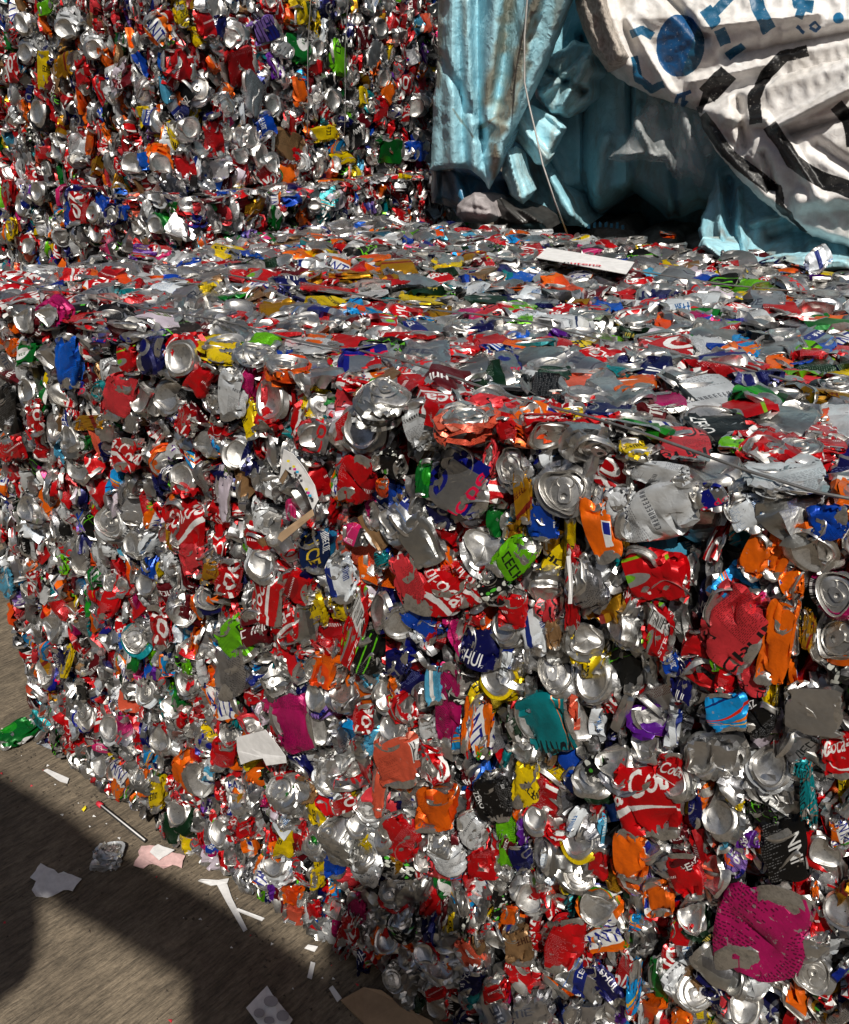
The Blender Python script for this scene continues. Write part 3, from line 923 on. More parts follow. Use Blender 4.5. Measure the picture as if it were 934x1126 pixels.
def emit(parent, pieces, nmax, stuff_name, ends=True):
    """the nmax pieces that show largest become parts of their own, the rest one part"""
    pieces = sorted(pieces, key=lambda p: -p.px)
    singles = [p for p in pieces[:nmax] if p.px > 60]
    rest_ = pieces[len(singles):]
    for p in singles:
        can_object(p, parent, ends)
    if rest_:
        V, F, U, M, Wr = join(rest_)
        o = add(stuff_name, mesh_np(stuff_name, V, F, (M_PRINT, M_BARE), (M > 0).astype(int), U, {'wear': Wr}), parent)
        tag(o, kind='stuff')
    return len(singles), len(rest_)


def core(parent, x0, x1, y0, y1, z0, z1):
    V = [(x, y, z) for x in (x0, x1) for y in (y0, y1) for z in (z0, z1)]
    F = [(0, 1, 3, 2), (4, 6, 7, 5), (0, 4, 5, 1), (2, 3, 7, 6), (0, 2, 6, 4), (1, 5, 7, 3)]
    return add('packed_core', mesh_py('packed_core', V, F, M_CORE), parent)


M_CORE = plain('shaded_can_core', (.10, .095, .09), .5, .6, .5, 60., .6)  # dark grey puts the shade of the deep gaps into the core's colour
M_WIRE = plain('baling_wire', (.26, .25, .24), .45, .8, .3, 90.)


def scatter(face, u0, u1, v0, v1, step, rg, avoid=None, sx=None):
    pts = []
    nu_ = max(1, int((u1 - u0)/(sx or step))); nv_ = max(1, int((v1 - v0)/step))
    for i in range(nu_):
        for j in range(nv_):
            u = u0 + (i + .5 + (.25 if j % 2 else -.25) + rg.uniform(-.3, .3))*(u1 - u0)/nu_
            v = v0 + (j + .5 + rg.uniform(-.3, .3))*(v1 - v0)/nv_
            if avoid is not None and len(avoid):
                P = face.at(u, v)
                if (((avoid[:, :3] - P)**2).sum(1) < (avoid[:, 3]*.62)**2).any():
                    continue
            pts.append((u, v))
    return pts


# ================================================================= the front bale
F_FRONT = Face((0, BD, 0), (0, -1, 0), (1, 0, 0), (0, 0, 1))
F_TOP = Face((0, 0, ZT), (0, 0, 1), (1, 0, 0), (0, 1, 0))
F_LEFT = Face((XL, 0, 0), (-1, 0, 0), (0, 1, 0), (0, 0, 1))
F_RIGHT = Face((XR, 0, 0), (1, 0, 0), (0, 1, 0), (0, 0, 1))
P_FRONT = (F_FRONT.p0, F_FRONT.n, .018)
P_TOP = (F_TOP.p0, F_TOP.n, .020)

# can ends read off the photograph: x y width height (turn), L = lid with tab, B = domed bottom
HERO_ENDS = """
B 198 394 32 40;L 247 376 44 17 0 yellow;L 284 389 42 24 0 silver;L 315 398 44 18 0 orange;B 297 440 30 50;B 226 486 27 42 -15;B 260 499 32 34;B 200 525 26 32
B 397 471 44 54 10;B 416 458 42 38;L 427 432 50 29 0 silver_smudge;L 517 455 60 24 3 salmon_orange;L 589 458 52 22 -5 orange;L 539 435 44 18 0 silver;B 605 480 46 32 10;L 562 512 22 28
L 618 539 52 56 0 silver;B 532 603 48 50 0 silver;B 410 568 22 32;B 431 575 28 36;L 656 498 54 27 0 silver;L 838 489 44 22;L 879 491 42 22;B 894 608 60 44 -12 orange_plain
L 918 651 42 46;L 921 697 50 60;B 823 562 44 36 30;B 546 746 32 38;L 610 739 46 48 -20;B 651 747 40 48;B 645 705 38 36;B 600 652 34 22
L 632 637 20 44;L 119 573 26 38;L 230 655 29 36;B 201 677 30 28;L 122 639 18 24;L 149 703 28 32;B 288 620 34 40;B 416 672 17 44
B 440 687 40 32 -20;B 375 758 30 38 -25;B 424 765 34 38;L 251 808 20 30;B 262 877 22 32;L 307 867 28 34 -20;B 219 858 44 36;L 360 855 34 38
L 366 914 30 40 -25;L 347 921 28 40 -25;B 194 893 24 34;L 153 853 20 34 -25;B 49 738 20 34;L 93 788 22 30;B 190 777 26 30;L 406 886 32 34
B 393 906 24 27;L 399 942 24 42 -25;L 485 929 32 38 -30;B 472 948 34 32;B 421 916 18 38 -15;B 575 819 26 42;B 650 857 40 46 -15;B 678 842 42 48
B 710 821 32 40;B 635 924 34 40 0 yellow;L 635 962 36 36;B 596 938 18 42;B 657 998 42 36 -25 fanta;B 584 989 40 36 -30;L 768 1090 46 52 -30;B 789 899 40 46
B 784 960 26 46;B 925 1000 34 40;B 761 1007 32 34;B 805 1075 26 42;B 818 1110 38 38;B 846 843 42 46 -20;B 771 831 34 44;B 908 938 36 30
B 152 439 24 36;B 185 436 30 42;B 86 514 26 36;B 75 484 18 30;L 122 347 22 13;L 440 368 36 12;B 605 400 46 17;L 512 357 48 12;L 922 421 40 16
B 345 765 24 34;B 683 660 20 40;B 679 689 18 40;L 441 1010 26 32 -30;B 425 1035 26 28;B 466 1050 22 24;B 482 1062 34 36 -30;L 432 1078 28 26
B 205 750 22 30;L 160 760 22 30;B 120 800 20 30;B 110 840 22 28;B 240 915 24 30;B 55 690 18 36;B 30 560 18 34;B 60 470 18 36;B 28 430 16 30
B 175 815 22 30;B 365 1000 22 28;B 300 950 26 30;B 205 600 18 28;B 330 870 20 26;B 430 800 24 30;B 160 640 20 30;B 145 600 20 34;B 335 560 26 38
B 345 480 34 32;L 895 1075 36 30;B 740 860 24 30;B 715 930 22 34;B 555 690 24 30;B 590 900 26 30;B 25 350 20 28;B 50 348 22 26;B 775 331 32 10
B 700 350 34 11;B 640 365 36 12;B 690 395 40 13;B 745 410 36 12;B 480 405 44 16;B 340 350 40 12;B 640 430 40 14;B 860 365 34 10;B 560 360 36 10
B 880 450 36 13;B 240 345 40 12;B 160 330 40 12;B 395 262 26 7;B 555 280 26 8;B 700 310 32 9;B 840 300 30 9
"""
# flattened cans: design x y width height (turn)
HERO_BODIES = """
yellow 245 388 34 16;orange 319 413 42 15;red_plain 221 417 28 42 -25;red_cola 205 462 24 36;yellow 276 458 14 50 15;white_gray 257 430 26 62 8
red_plain 393 527 36 56 -8;black_lime 198 363 48 20;red_taste 389 396 58 22;white_gray 340 381 64 15;cream 247 543 15 60;red_script 203 578 46 60
salmon 215 612 26 42;maroon 240 538 9 26;silver_red 347 478 42 40;juice 349 601 32 50 -8;white_gray 464 467 38 56;salmon_orange 520 478 48 26
salmon 540 503 14 42;red_plain 557 473 22 30;orange 566 482 20 12;blue_silver 508 528 64 78 -6;blue 598 570 32 46;lime 567 612 38 52 -35
gold 575 546 18 62;gold 567 586 22 22;green 468 526 17 42;silver_smudge 464 590 36 64 20;salmon 450 636 30 62 25;red_script 486 648 52 56 -15
red_script 520 640 40 50;orange 421 536 15 24;black_white 428 510 30 32;navy 485 565 28 36;black_white 545 643 36 42;orange_plain 660 577 32 84 25
white_text 679 556 32 42;white_gray 726 562 88 62;white_gray 722 520 74 26;salmon 752 487 58 36 -8;yellow 698 494 34 16;black 660 470 62 20
yellow 629 457 26 10;magenta 733 441 44 18;red_taste 722 635 78 60 -20;red_script 703 652 30 44 -40;red_cola 632 622 14 48;silver 646 630 18 44
red_plain 913 489 34 18;white_gray 862 524 90 50;blue_silver 782 546 42 30;white_blue 822 563 46 42;orange_plain 858 596 34 78 -25;orange_plain 832 612 36 48 -40
blue 909 574 52 36;orange_plain 870 640 28 36;pink 831 660 24 26;salmon 806 690 72 84 -25;salmon 829 744 34 42;red_taste 724 692 36 58
red_plain 768 708 36 34;lime 793 727 24 18;red_plain 797 746 20 28;orange_plain 856 704 34 92 -10;silver 874 698 13 38;gold 889 692 18 42
blue 739 728 20 26;navy 752 746 28 52;silver 894 781 72 52;cyan 800 782 44 42;black 834 790 38 40 -20;silver 788 832 66 42
teal 883 845 22 16;teal 887 876 15 52;red_script 921 828 36 52;red_plain 565 670 30 40;red_plain 522 679 26 15;navy 531 711 46 46
white_blue 587 690 32 62;red_plain 630 658 16 72;tan 609 696 16 34;yellow 631 712 9 38 15;magenta 493 774 25 98;fanta 529 800 26 66
orange_plain 516 795 12 60;teal 606 792 56 72 25;dark_green 566 798 16 32;sky_blue 478 754 18 42;lime 261 701 30 54 25;silver_text 257 735 36 60 10
fanta 246 768 26 48 25;navy 242 747 12 14;red_cola 178 688 22 50;red_plain 121 664 18 32;red_script 296 660 42 50;maroon 281 694 32 50
red_cola 251 635 24 42;gold 232 630 18 26;green 147 728 10 24;red_script 315 682 34 46;red_plain 328 645 38 36;yellow 347 671 24 40
yellow 375 668 28 26;white_blue 376 634 30 54;pink 390 588 26 24;red_taste 391 690 22 88 -12;black_lime 406 715 28 52;blue 466 683 24 56 40
navy 437 728 32 26;orange 358 736 38 38;silver_smudge 339 686 22 48;magenta 326 794 42 62 20;red_plain 248 824 26 40;yellow 315 926 20 36
yellow 354 948 14 26;blue 368 946 22 34;red_plain 270 911 17 30;red_plain 331 920 14 36;red_cola 379 884 27 25;fanta 132 858 20 42
orange_plain 160 860 14 30;yellow 173 872 14 38;navy 68 724 18 28;yellow 74 727 7 34;lime 205 735 9 24;salmon_orange 437 832 44 60
salmon_orange 419 864 15 62;red_plain 442 922 46 50;orange 482 886 40 48;black 543 876 40 50;lime 558 920 20 76;yellow 579 862 30 50
red_plain 532 948 36 32;white_gray 519 914 28 38;cyan 508 812 17 28;white_gray 471 802 20 34;red_script 712 874 72 84;red_script 735 850 30 50
orange_plain 694 940 40 58 -10;orange_plain 724 988 32 42;red_plain 658 950 22 42;maroon 748 952 38 42;navy 573 942 22 32;fanta 668 1032 48 24
tan 571 1037 32 42;red_plain 622 1036 42 56;silver_blue 642 1078 60 26 -38;navy 664 1078 56 18 -38;cyan 697 1086 14 52;cyan 700 1014 18 15
green 727 1080 24 58;orange 712 1112 46 30;orange_plain 750 1120 26 20;silver_text 588 1107 40 42;silver_text 643 1116 42 30;red_cola 688 1065 20 40
yellow 808 879 26 10 -40;navy 766 888 15 42;black 866 930 54 74;black_lime 838 896 30 40;teal 892 886 15 46;fanta 924 914 22 32
purple 822 924 28 17;lavender 810 946 22 38;red_plain 755 960 40 50;maroon 748 918 26 24;magenta 837 1025 102 106 -8;red_plain 882 976 20 42
orange_plain 896 980 8 24;red_taste 750 1024 28 24;silver 896 1040 34 30;blue_text 75 398 24 62;red_plain 92 350 48 24;green 32 388 17 30
orange 15 382 14 20;salmon 133 433 32 56;silver_text 147 463 17 26;red_taste 143 395 22 36;navy 171 391 30 42;teal 109 430 13 22
red_script 141 500 28 42;green 94 488 10 20;black 10 450 26 72;gold 98 465 30 16;red_cola 40 458 16 40;red_plain 15 493 24 30
yellow 468 329 56 20;yellow 492 293 36 11;white_gray 403 324 48 22;red_plain 357 318 56 26;orange 403 290 58 12;gold 392 301 62 10
maroon 454 288 50 14;red_plain 543 377 44 20;red_taste 420 356 34 12;magenta 519 346 42 10;orange 560 315 60 12;blue_silver 560 400 32 22
silver_text 464 390 62 24;dark_green 605 416 46 20;lime 581 353 52 8;orange 739 357 38 18;blue 773 354 20 9;red_plain 643 339 48 10
red_cola 729 382 62 20;blue_text 893 382 54 20;blue 883 398 30 12;orange 697 423 48 26;red_plain 815 410 42 18;salmon 883 417 52 18
black 793 471 88 32;lime 804 489 28 14;navy 668 453 60 14;yellow 832 324 48 9;yellow 645 301 26 10;green 775 374 32 14
cyan 820 382 32 22;orange 857 400 30 14;red_cola 904 475 36 20;orange 897 457 30 14;red_plain 340 352 44 14;purple 160 275 26 9;purple 150 283 20 8
black_white 400 530 16 24;pink 320 560 10 30;pink 300 775 20 18;red_plain 470 900 16 20;red_cola 40 640 12 30;sky_blue 8 640 14 36
black 92 760 12 22;red_plain 345 1000 14 26;salmon_orange 325 1005 26 20;orange 322 985 24 22;magenta 392 1000 16 40;red_cola 385 1020 20 34
green 345 930 14 20;blue 425 610 14 20;teal 420 615 14 20;red_cola 400 790 18 34;red_plain 215 830 10 28;sky_blue 232 850 14 16
orange 560 1005 20 18;maroon 560 930 24 20;red_plain 480 1090 26 20;navy 520 1080 22 26;red_plain 545 1090 26 30;yellow 350 965 12 22
red_plain 905 1010 24 30;red_plain 300 335 40 10;red_cola 250 290 34 8;orange 95 303 26 8;red_plain 215 283 30 7;blue 198 316 26 8
red_plain 620 262 22 7;orange 735 258 18 6;yellow 705 272 20 6;red_cola 800 290 24 7;maroon 560 255 20 6;green 640 285 14 6
"""


def edge_row(x):
    return 338. + .235*x


def parse(s):
    for it in s.replace('\n', ';').split(';'):
        f = it.split()
        if f:
            yield f[0], [float(v) if v[-1].isdigit() else v for v in f[1:]]


def front_bale():
    rg = np.random.default_rng(42)
    root = empty('can_bale', ((XL + XR)/2, BD + .6, -EYE), 'waist-high bale of crushed drink cans, sunlit, flat top with wires across it', 'can bale', 'bales of crushed cans')
    pcs = []; avoid = []
    planes = [P_FRONT, P_TOP]
    def note(face, x, y, w, h):
        P = hit(x, y, face.p0, face.n); k = (P@CF)/FPX
        avoid.append((*P, .5*math.sqrt(w*h)*k*(1.25 if face is F_FRONT else 1.9)))
    for k, v in parse(HERO_ENDS):
        x, y, w, h = v[:4]; ang = v[4] if len(v) > 4 else 0.
        top = y < edge_row(x) - 1
        face = F_TOP if top else F_FRONT
        des = v[5] if len(v) > 5 else rand_end(rg)
        pcs.append(hero_end(face, 'lid' if k == 'L' else 'bottom', x, y, w, h, ang, des, rg, [] if top else [P_TOP, (F_FRONT.p0, F_FRONT.n, .024)],
                            out=(.010 if top else rg.uniform(.000, .015))))
        note(face, x, y, w, h)
    for k, v in parse(HERO_BODIES):
        x, y, w, h = v[:4]; ang = v[4] if len(v) > 4 else 0.
        top = y < edge_row(x) - 1
        face = F_TOP if top else F_FRONT
        pcs.append(hero_body(face, x, y, w, h, ang, k, rg, planes, out=(.002 if top else rg.uniform(.000, .012)),
                             depth=rg.uniform(.005, .008) if top else None))
        note(face, x, y, w, h)
    avoid = np.array(avoid)
    z0 = -EYE + .025
    for (u, v) in scatter(F_FRONT, XL, XR, z0, ZT - .012, .041, rg, avoid, sx=.029):
        lod = 1 if u > -1.3 else 2
        if rg.random() < (.62 if u > -1.1 else .8):
            pcs.append(edge_piece(F_FRONT, u, v, rg.uniform(-.006, .016), lod, rg, planes, .88))
        else:
            pcs.append(fill_piece(F_FRONT, u, v, rg.uniform(-.030, -.004), lod, rg, planes, 'side', size=.82))
    for (u, v) in scatter(F_FRONT, XL, XR, z0, ZT - .03, .068, rg):
        pcs.append(fill_piece(F_FRONT, u, v, rg.uniform(-.046, -.026), 2, rg, planes, 'side', size=1.05))
    for (u, v) in scatter(F_TOP, XL + .01, XR - .02, BD + .015, YB, .050, rg, avoid):
        pcs.append(fill_piece(F_TOP, u, v, rg.uniform(-.010, .001), 1 if v < 1.4 else 2, rg, planes, 'top', size=1.08))
    for (u, v) in scatter(F_TOP, XL + .01, XR - .02, BD + .03, YB, .075, rg):
        pcs.append(fill_piece(F_TOP, u, v, rg.uniform(-.030, -.020), 2, rg, planes, 'top', size=1.2))
    for f, a, b in ((F_LEFT, BD + .02, 1.5), (F_RIGHT, BD + .02, YB)):
        for (u, v) in scatter(f, a, b, z0, ZT - .02, .064, rg):
            pcs.append(fill_piece(f, u, v, rg.uniform(-.02, .0), 2, rg, [P_TOP], 'side', size=1.05))
    n = emit(root, pcs, 300, 'packed_cans')
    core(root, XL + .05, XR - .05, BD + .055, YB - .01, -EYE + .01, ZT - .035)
    # baling wires lying across the top and down the ends
    for (xa, ya, xb, yb) in ((467, 404, 785, 500), (639, 366, 931, 430)):
        a = on_z(xa, ya, ZT + .016); b = on_z(xb, yb, ZT + .016)
        yv = (a[1] + b[1])/2
        xs = np.linspace(XL - .005, XR + .01, 30)
        pts = [(x, yv + .004*math.sin(x*9.) + (a[1] - b[1])/2*np.clip((b[0] + a[0] - 2*x)/(b[0] - a[0]), -1.5, 1.5), ZT + .014 + .003*math.sin(x*17. + 1)) for x in xs]
        V, F = tube(pts, .0017)
        add('baling_wire', mesh_py('baling_wire', V, F, M_WIRE, True), root)
    yv = 1.75
    V, F = tube([(x, yv + .004*math.sin(x*7), ZT + .012 + .003*math.sin(x*15.)) for x in np.linspace(XL, XR, 30)], .0017)
    add('baling_wire', mesh_py('baling_wire', V, F, M_WIRE, True), root)
    print('front bale', n, sum(len(p.F) for p in pcs)*2, 'tris')
    return root


front_bale()
print('t', time.time() - T_START)
# ================================================================= the stacked bales behind
REAR_ENDS = """
B 254 39 23 23;L 249 118 17 21;B 336 110 18 23;B 366 110 18 23;L 388 83 16 21;B 423 86 16 19;L 435 104 17 19;L 249 145 15 18;B 265 152 18 22;B 278 152 16 25
B 289 171 16 27;B 265 171 17 21;B 457 118 23 23;B 71 32 22 26;L 216 97 27 26;B 209 140 22 24;B 27 58 14 23;B 103 54 20 22;B 23 26 15 22;B 85 175 18 17
B 62 164 14 23;B 146 180 22 25;B 177 180 23 25;B 350 52 16 20;B 300 115 16 20;B 40 123 15 32;B 400 150 15 19;B 420 30 15 20;B 300 180 15 18;L 330 178 15 15
"""
REAR_BODIES = """
lavender 289 33 32 28 25;green 329 54 30 37;lime 372 63 20 42;red_plain 262 75 38 48 20;silver_text 278 104 25 54;blue 292 137 20 32;orange 330 99 17 37
tan 316 158 36 37;yellow 358 147 32 20 20;green 427 166 30 27;red_plain 417 120 17 38;red_cola 444 96 19 27;yellow 332 13 26 28;white_gray 310 54 22 20
black 388 150 20 29;blue 457 166 27 22;yellow 377 174 26 16;cyan 368 160 22 17;red_plain 234 150 24 46;red_plain 196 72 36 35;fanta 175 33 24 42 15
yellow 49 77 10 42;gold 72 71 17 30;red_cola 15 75 20 32;red_plain 90 80 15 48;lime 51 8 16 18;yellow 199 15 16 30;yellow 157 123 13 13;cream 131 85 12 46 -15
orange 100 157 12 32 -25;red_plain 48 167 19 15;maroon 400 42 20 26;red_plain 330 170 24 16;navy 240 30 14 30;red_plain 225 25 24 36;silver 410 60 18 30
"""
LOW_ENDS = "L 121 237 15 20;B 101 234 13 20;B 172 214 15 23;B 170 247 16 21;B 104 255 14 21;B 68 260 18 17;B 22 225 12 22;B 40 210 12 24;B 30 270 14 20;B 346 225 14 14"
LOW_BODIES = "red_plain 98 198 20 19;red_cola 90 227 18 38;blue 75 234 8 32;red_plain 10 211 14 32;yellow 13 252 9 26;blue 136 234 14 19;red_plain 190 205 10 14;green 191 228 8 14;salmon 218 228 14 16"


def rear_bale(name_label, xr, yf, z0, z1, yb, xl, ends, bodies, seed, top, nmax):
    rg = np.random.default_rng(seed)
    root = empty('can_bale', ((xl + xr)/2, (yf + yb)/2, z0), name_label, 'can bale', 'bales of crushed cans')
    ff = Face((0, yf, 0), (0, -1, 0), (1, 0, 0), (0, 0, 1)); fr = Face((xr, 0, 0), (1, 0, 0), (0, 1, 0), (0, 0, 1))
    ft = Face((0, 0, z1), (0, 0, 1), (1, 0, 0), (0, 1, 0))
    xc = proj((xr, yf, (z0 + z1)/2 if z0 > -1 else -.3))[0]
    pt = (ft.p0, ft.n, .012)
    pcs = []; avoid = []
    for src, is_end in ((ends, True), (bodies, False)):
        for k, v in parse(src):
            x, y, w, h = v[:4]; ang = v[4] if len(v) > 4 else 0.
            f = ff if x < xc else fr
            if is_end:
                p = hero_end(f, 'lid' if k == 'L' else 'bottom', x, y, w, h, ang, rand_end(rg), rg, [pt], out=rg.uniform(.008, .02), lod=1)
            else:
                p = hero_body(f, x, y, w, h, ang, k, rg, [pt], out=rg.uniform(.002, .014), lod=1)
            pcs.append(p)
            P = hit(x, y, f.p0, f.n); avoid.append((*P, .5*math.sqrt(w*h)*(P@CF)/FPX*1.2))
    avoid = np.array(avoid)
    zb = max(z0 - .012, -.75)
    zt = min(z1, .50)
    for f, a, b in ((ff, max(xl, -3.05), xr), (fr, yf, min(yb, 3.0))):
        for (u, v) in scatter(f, a, b, zb, zt - .012, .045, rg, avoid, sx=.036 if f is ff else .042):
            lod = 1 if v > -.4 and rg.random() < .5 else 2
            if rg.random() < (.8 if f is ff else .25):
                pcs.append(edge_piece(f, u, v, rg.uniform(-.010, .020), lod, rg, [pt]))
            else:
                pcs.append(fill_piece(f, u, v, rg.uniform(-.034, .0), lod, rg, [pt], 'side', size=.9))
        for (u, v) in scatter(f, a, b, zb, zt - .03, .065, rg):
            pcs.append(fill_piece(f, u, v, rg.uniform(-.055, -.04), 2, rg, [pt], 'side', size=1.1))
    if top:
        for (u, v) in scatter(ft, xr - .35, xr, yf, min(yb, 3.0), .048, rg):
            pcs.append(fill_piece(ft, u, v, rg.uniform(-.01, .003), 2, rg, [pt], 'top', size=.9))
    n = emit(root, pcs, nmax, 'packed_cans', False)
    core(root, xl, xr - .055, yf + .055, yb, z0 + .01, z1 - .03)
    print('rear bale', n, sum(len(p.F) for p in pcs)*2)
    return root, fr


rear_bale('bale of crushed cans on the ground behind the sunlit front bale, under another bale', -1.94, 1.60, -EYE, -.245, 3.2, -3.7, LOW_ENDS, LOW_BODIES, 7, True, 250)
rb, fr = rear_bale('bale of crushed cans stacked on top of another, left of the blue sheeting', -2.03, 1.64, -.225, .85, 3.2, -3.7, REAR_ENDS, REAR_BODIES, 8, False, 300)
for px in (343, 384):
    a = hit(px, -60, fr.p0 + fr.n*.03, fr.n); b = hit(px - 6, 150, fr.p0 + fr.n*.03, fr.n)
    V, F = tube([a + (b - a)*t + fr.n*.004*math.sin(t*9) for t in np.linspace(0, 1, 12)], .0016)
    add('baling_wire', mesh_py('baling_wire', V, F, M_WIRE, True), rb)
print('t', time.time() - T_START)
# ================================================================= sheeting, sacks and film
def seg_dist(X, Y, x0, y0, x1, y1):
    dx, dy = x1 - x0, y1 - y0
    t = np.clip(((X - x0)*dx + (Y - y0)*dy)/(dx*dx + dy*dy + 1e-9), 0, 1)
    return np.hypot(X - x0 - t*dx, Y - y0 - t*dy)


def inside(X, Y, poly):
    c = np.zeros(X.shape, bool); n = len(poly)
    for i in range(n):
        x0, y0 = poly[i]; x1, y1 = poly[(i + 1) % n]
        k = ((y0 > Y) != (y1 > Y)) & (X < (x1 - x0)*(Y - y0)/(y1 - y0 + 1e-12) + x0)
        c ^= k
    return c


def sheet(name, poly, depth, mat, parent, step=2.2, rim=18., rimd=.07, folds=(), ex=1.10, ey=1.10, iters=90, pull=.02, seed=1, back=.25, uvbox=None, smoothn=0, slope=None, amp=.004, fine=1.03):
    """a crumpled sheet: outline in photograph pixels, distance from depth(x, y); edges roll back, folds stand out, then the
    cloth is given more length than the space it has and relaxed so that it wrinkles"""
    rg = np.random.default_rng(seed)
    poly = [(float(a), float(b)) for a, b in poly]
    xs = np.arange(min(p[0] for p in poly) - step, max(p[0] for p in poly) + 2*step, step)
    ys = np.arange(min(p[1] for p in poly) - step, max(p[1] for p in poly) + 2*step, step)
    X, Y = np.meshgrid(xs, ys, indexing='ij')
    # cut the net along the outline and draw its open edge onto it
    nx, ny = X.shape
    i, j = np.meshgrid(np.arange(nx - 1), np.arange(ny - 1), indexing='ij')
    Q = np.stack([i*ny + j, i*ny + j + 1, (i + 1)*ny + j + 1, (i + 1)*ny + j], -1).reshape(-1, 4)
    Q = Q[inside(X.ravel()[Q].mean(1), Y.ravel()[Q].mean(1), poly)]
    E = np.concatenate([Q[:, [0, 1]], Q[:, [1, 2]], Q[:, [2, 3]], Q[:, [3, 0]]])
    key = np.sort(E, 1); u, ix, cnt = np.unique(key, axis=0, return_index=True, return_counts=True)
    B = E[ix[cnt == 1]]
    for b in np.unique(B):
        x, y = X.flat[b], Y.flat[b]; best = (1e9, x, y)
        for q in range(len(poly)):
            (x0, y0), (x1, y1) = poly[q], poly[(q + 1) % len(poly)]
            t = min(1., max(0., ((x - x0)*(x1 - x0) + (y - y0)*(y1 - y0))/((x1 - x0)**2 + (y1 - y0)**2 + 1e-9)))
            p_ = (x0 + t*(x1 - x0), y0 + t*(y1 - y0)); d_ = math.hypot(p_[0] - x, p_[1] - y)
            if d_ < best[0]:
                best = (d_, *p_)
        if best[0] < 1.5*step:
            X.flat[b], Y.flat[b] = best[1], best[2]
    ed = np.full(X.shape, 1e9)
    for i in range(len(poly)):
        ed = np.minimum(ed, seg_dist(X, Y, *poly[i], *poly[(i + 1) % len(poly)]))
    ins = inside(X, Y, poly)
    ed = np.where(ins, ed, 0)
    D = depth(X, Y) + rimd*(1 - np.clip(ed/rim, 0, 1))**2
    for (x0, y0, x1, y1, w, h) in folds:
        d = seg_dist(X, Y, x0, y0, x1, y1)
        D = D - h*(np.maximum(0, 1 - (d/(w*1.25))**2)**2 if h > .025 else np.maximum(0, 1 - np.sqrt(d*d + 1.)/(w*1.4))**1.6)
    dirs = CF*FPX + CR*(X - PW/2)[..., None] - CU*(Y - PH/2)[..., None]
    P = dirs*(D/dirs[..., 1])[..., None]
    base = P.copy()
    # large folds on a coarse net first, then small creases
    q = 4
    cx_ = np.unique(np.r_[np.arange(0, X.shape[0], q), X.shape[0] - 1]); cy_ = np.unique(np.r_[np.arange(0, X.shape[1], q), X.shape[1] - 1])
    C = base[np.ix_(cx_, cy_)]
    view = -base/np.linalg.norm(base, axis=-1, keepdims=True)

    def crumple(B_, X_, Y_, v_, ex_, ey_, amp_, n_it, kb_, pull_, f0, f1):
        Rl = rest(B_[None])
        for k, f in (('u', ex_), ('uu', ex_), ('v', ey_), ('vv', ey_), ('d', (ex_ + ey_)/2), ('e', (ex_ + ey_)/2)):
            Rl[k] = Rl[k]*f
        P = B_[None].copy()
        for _ in range(12):
            w = rg.normal(size=2); w = w/np.linalg.norm(w)*rg.uniform(f0, f1)
            P[0] += v_*(amp_*np.sin(X_*w[0] + Y_*w[1] + rg.uniform(0, 6.3)))[..., None]
        P += rg.normal(size=P.shape)*amp_*.15
        W = np.ones(P.shape[:3])
        for it in range(n_it):
            grid_relax(P, W, Rl, kb=kb_, kc=.9, ks=.9, ksh=.5)
            P[0] += (B_ - P[0])*pull_
        return P[0]
    D0 = crumple(C, X[np.ix_(cx_, cy_)], Y[np.ix_(cx_, cy_)], view[np.ix_(cx_, cy_)], ex, ey, amp, iters, .35, pull, .02, .11) - C
    up = np.stack([np.array([np.interp(np.arange(X.shape[0]), cx_, D0[:, j, k]) for j in range(len(cy_))]).T for k in range(3)], -1)
    up = np.stack([np.array([np.interp(np.arange(X.shape[1]), cy_, up[i_, :, k]) for i_ in range(X.shape[0])]) for k in range(3)], -1)
    for _ in range(3):
        p_ = np.pad(up, ((1, 1), (1, 1), (0, 0)), mode='edge')
        up = (p_[:-2, 1:-1] + p_[2:, 1:-1] + p_[1:-1, :-2] + p_[1:-1, 2:] + 2*p_[1:-1, 1:-1])/6
    P = crumple(base + up, X, Y, view, fine, fine, .0016, 40, .12, .04, .12, .6)[None]
    P = P[0]
    V = P.reshape(-1, 3); XF = X.ravel(); YF = Y.ravel()
    # hem: open edges turn back so that the sheet has body
    bv = np.unique(B); mp = {int(b): len(V) + k for k, b in enumerate(bv)}
    cen = V[np.unique(Q)].mean(0)
    extra = V[bv] + np.array([0, back, 0]) + (cen - V[bv])*.18*np.array([1, 0, 1])
    V = np.concatenate([V, extra])
    H = np.array([[a, mp[int(a)], mp[int(b)], b] for a, b in B])
    XY = np.concatenate([np.stack([XF, YF], 1), np.stack([XF[bv], YF[bv]], 1)])
    Q = np.concatenate([Q, H])
    used = np.unique(Q); m2 = np.zeros(len(V), int); m2[used] = np.arange(len(used))
    V = V[used]; XY = XY[used]; Q = m2[Q]
    uv = None
    if uvbox:
        x0, x1, y0, y1 = uvbox
        uv = np.stack([(XY[:, 0] - x0)/(x1 - x0), 1 - (XY[:, 1] - y0)/(y1 - y0)], -1)[Q]
    o = add(name, mesh_np(name, V, Q, (mat,), None, uv, None, sharp=1.1), parent)
    return o


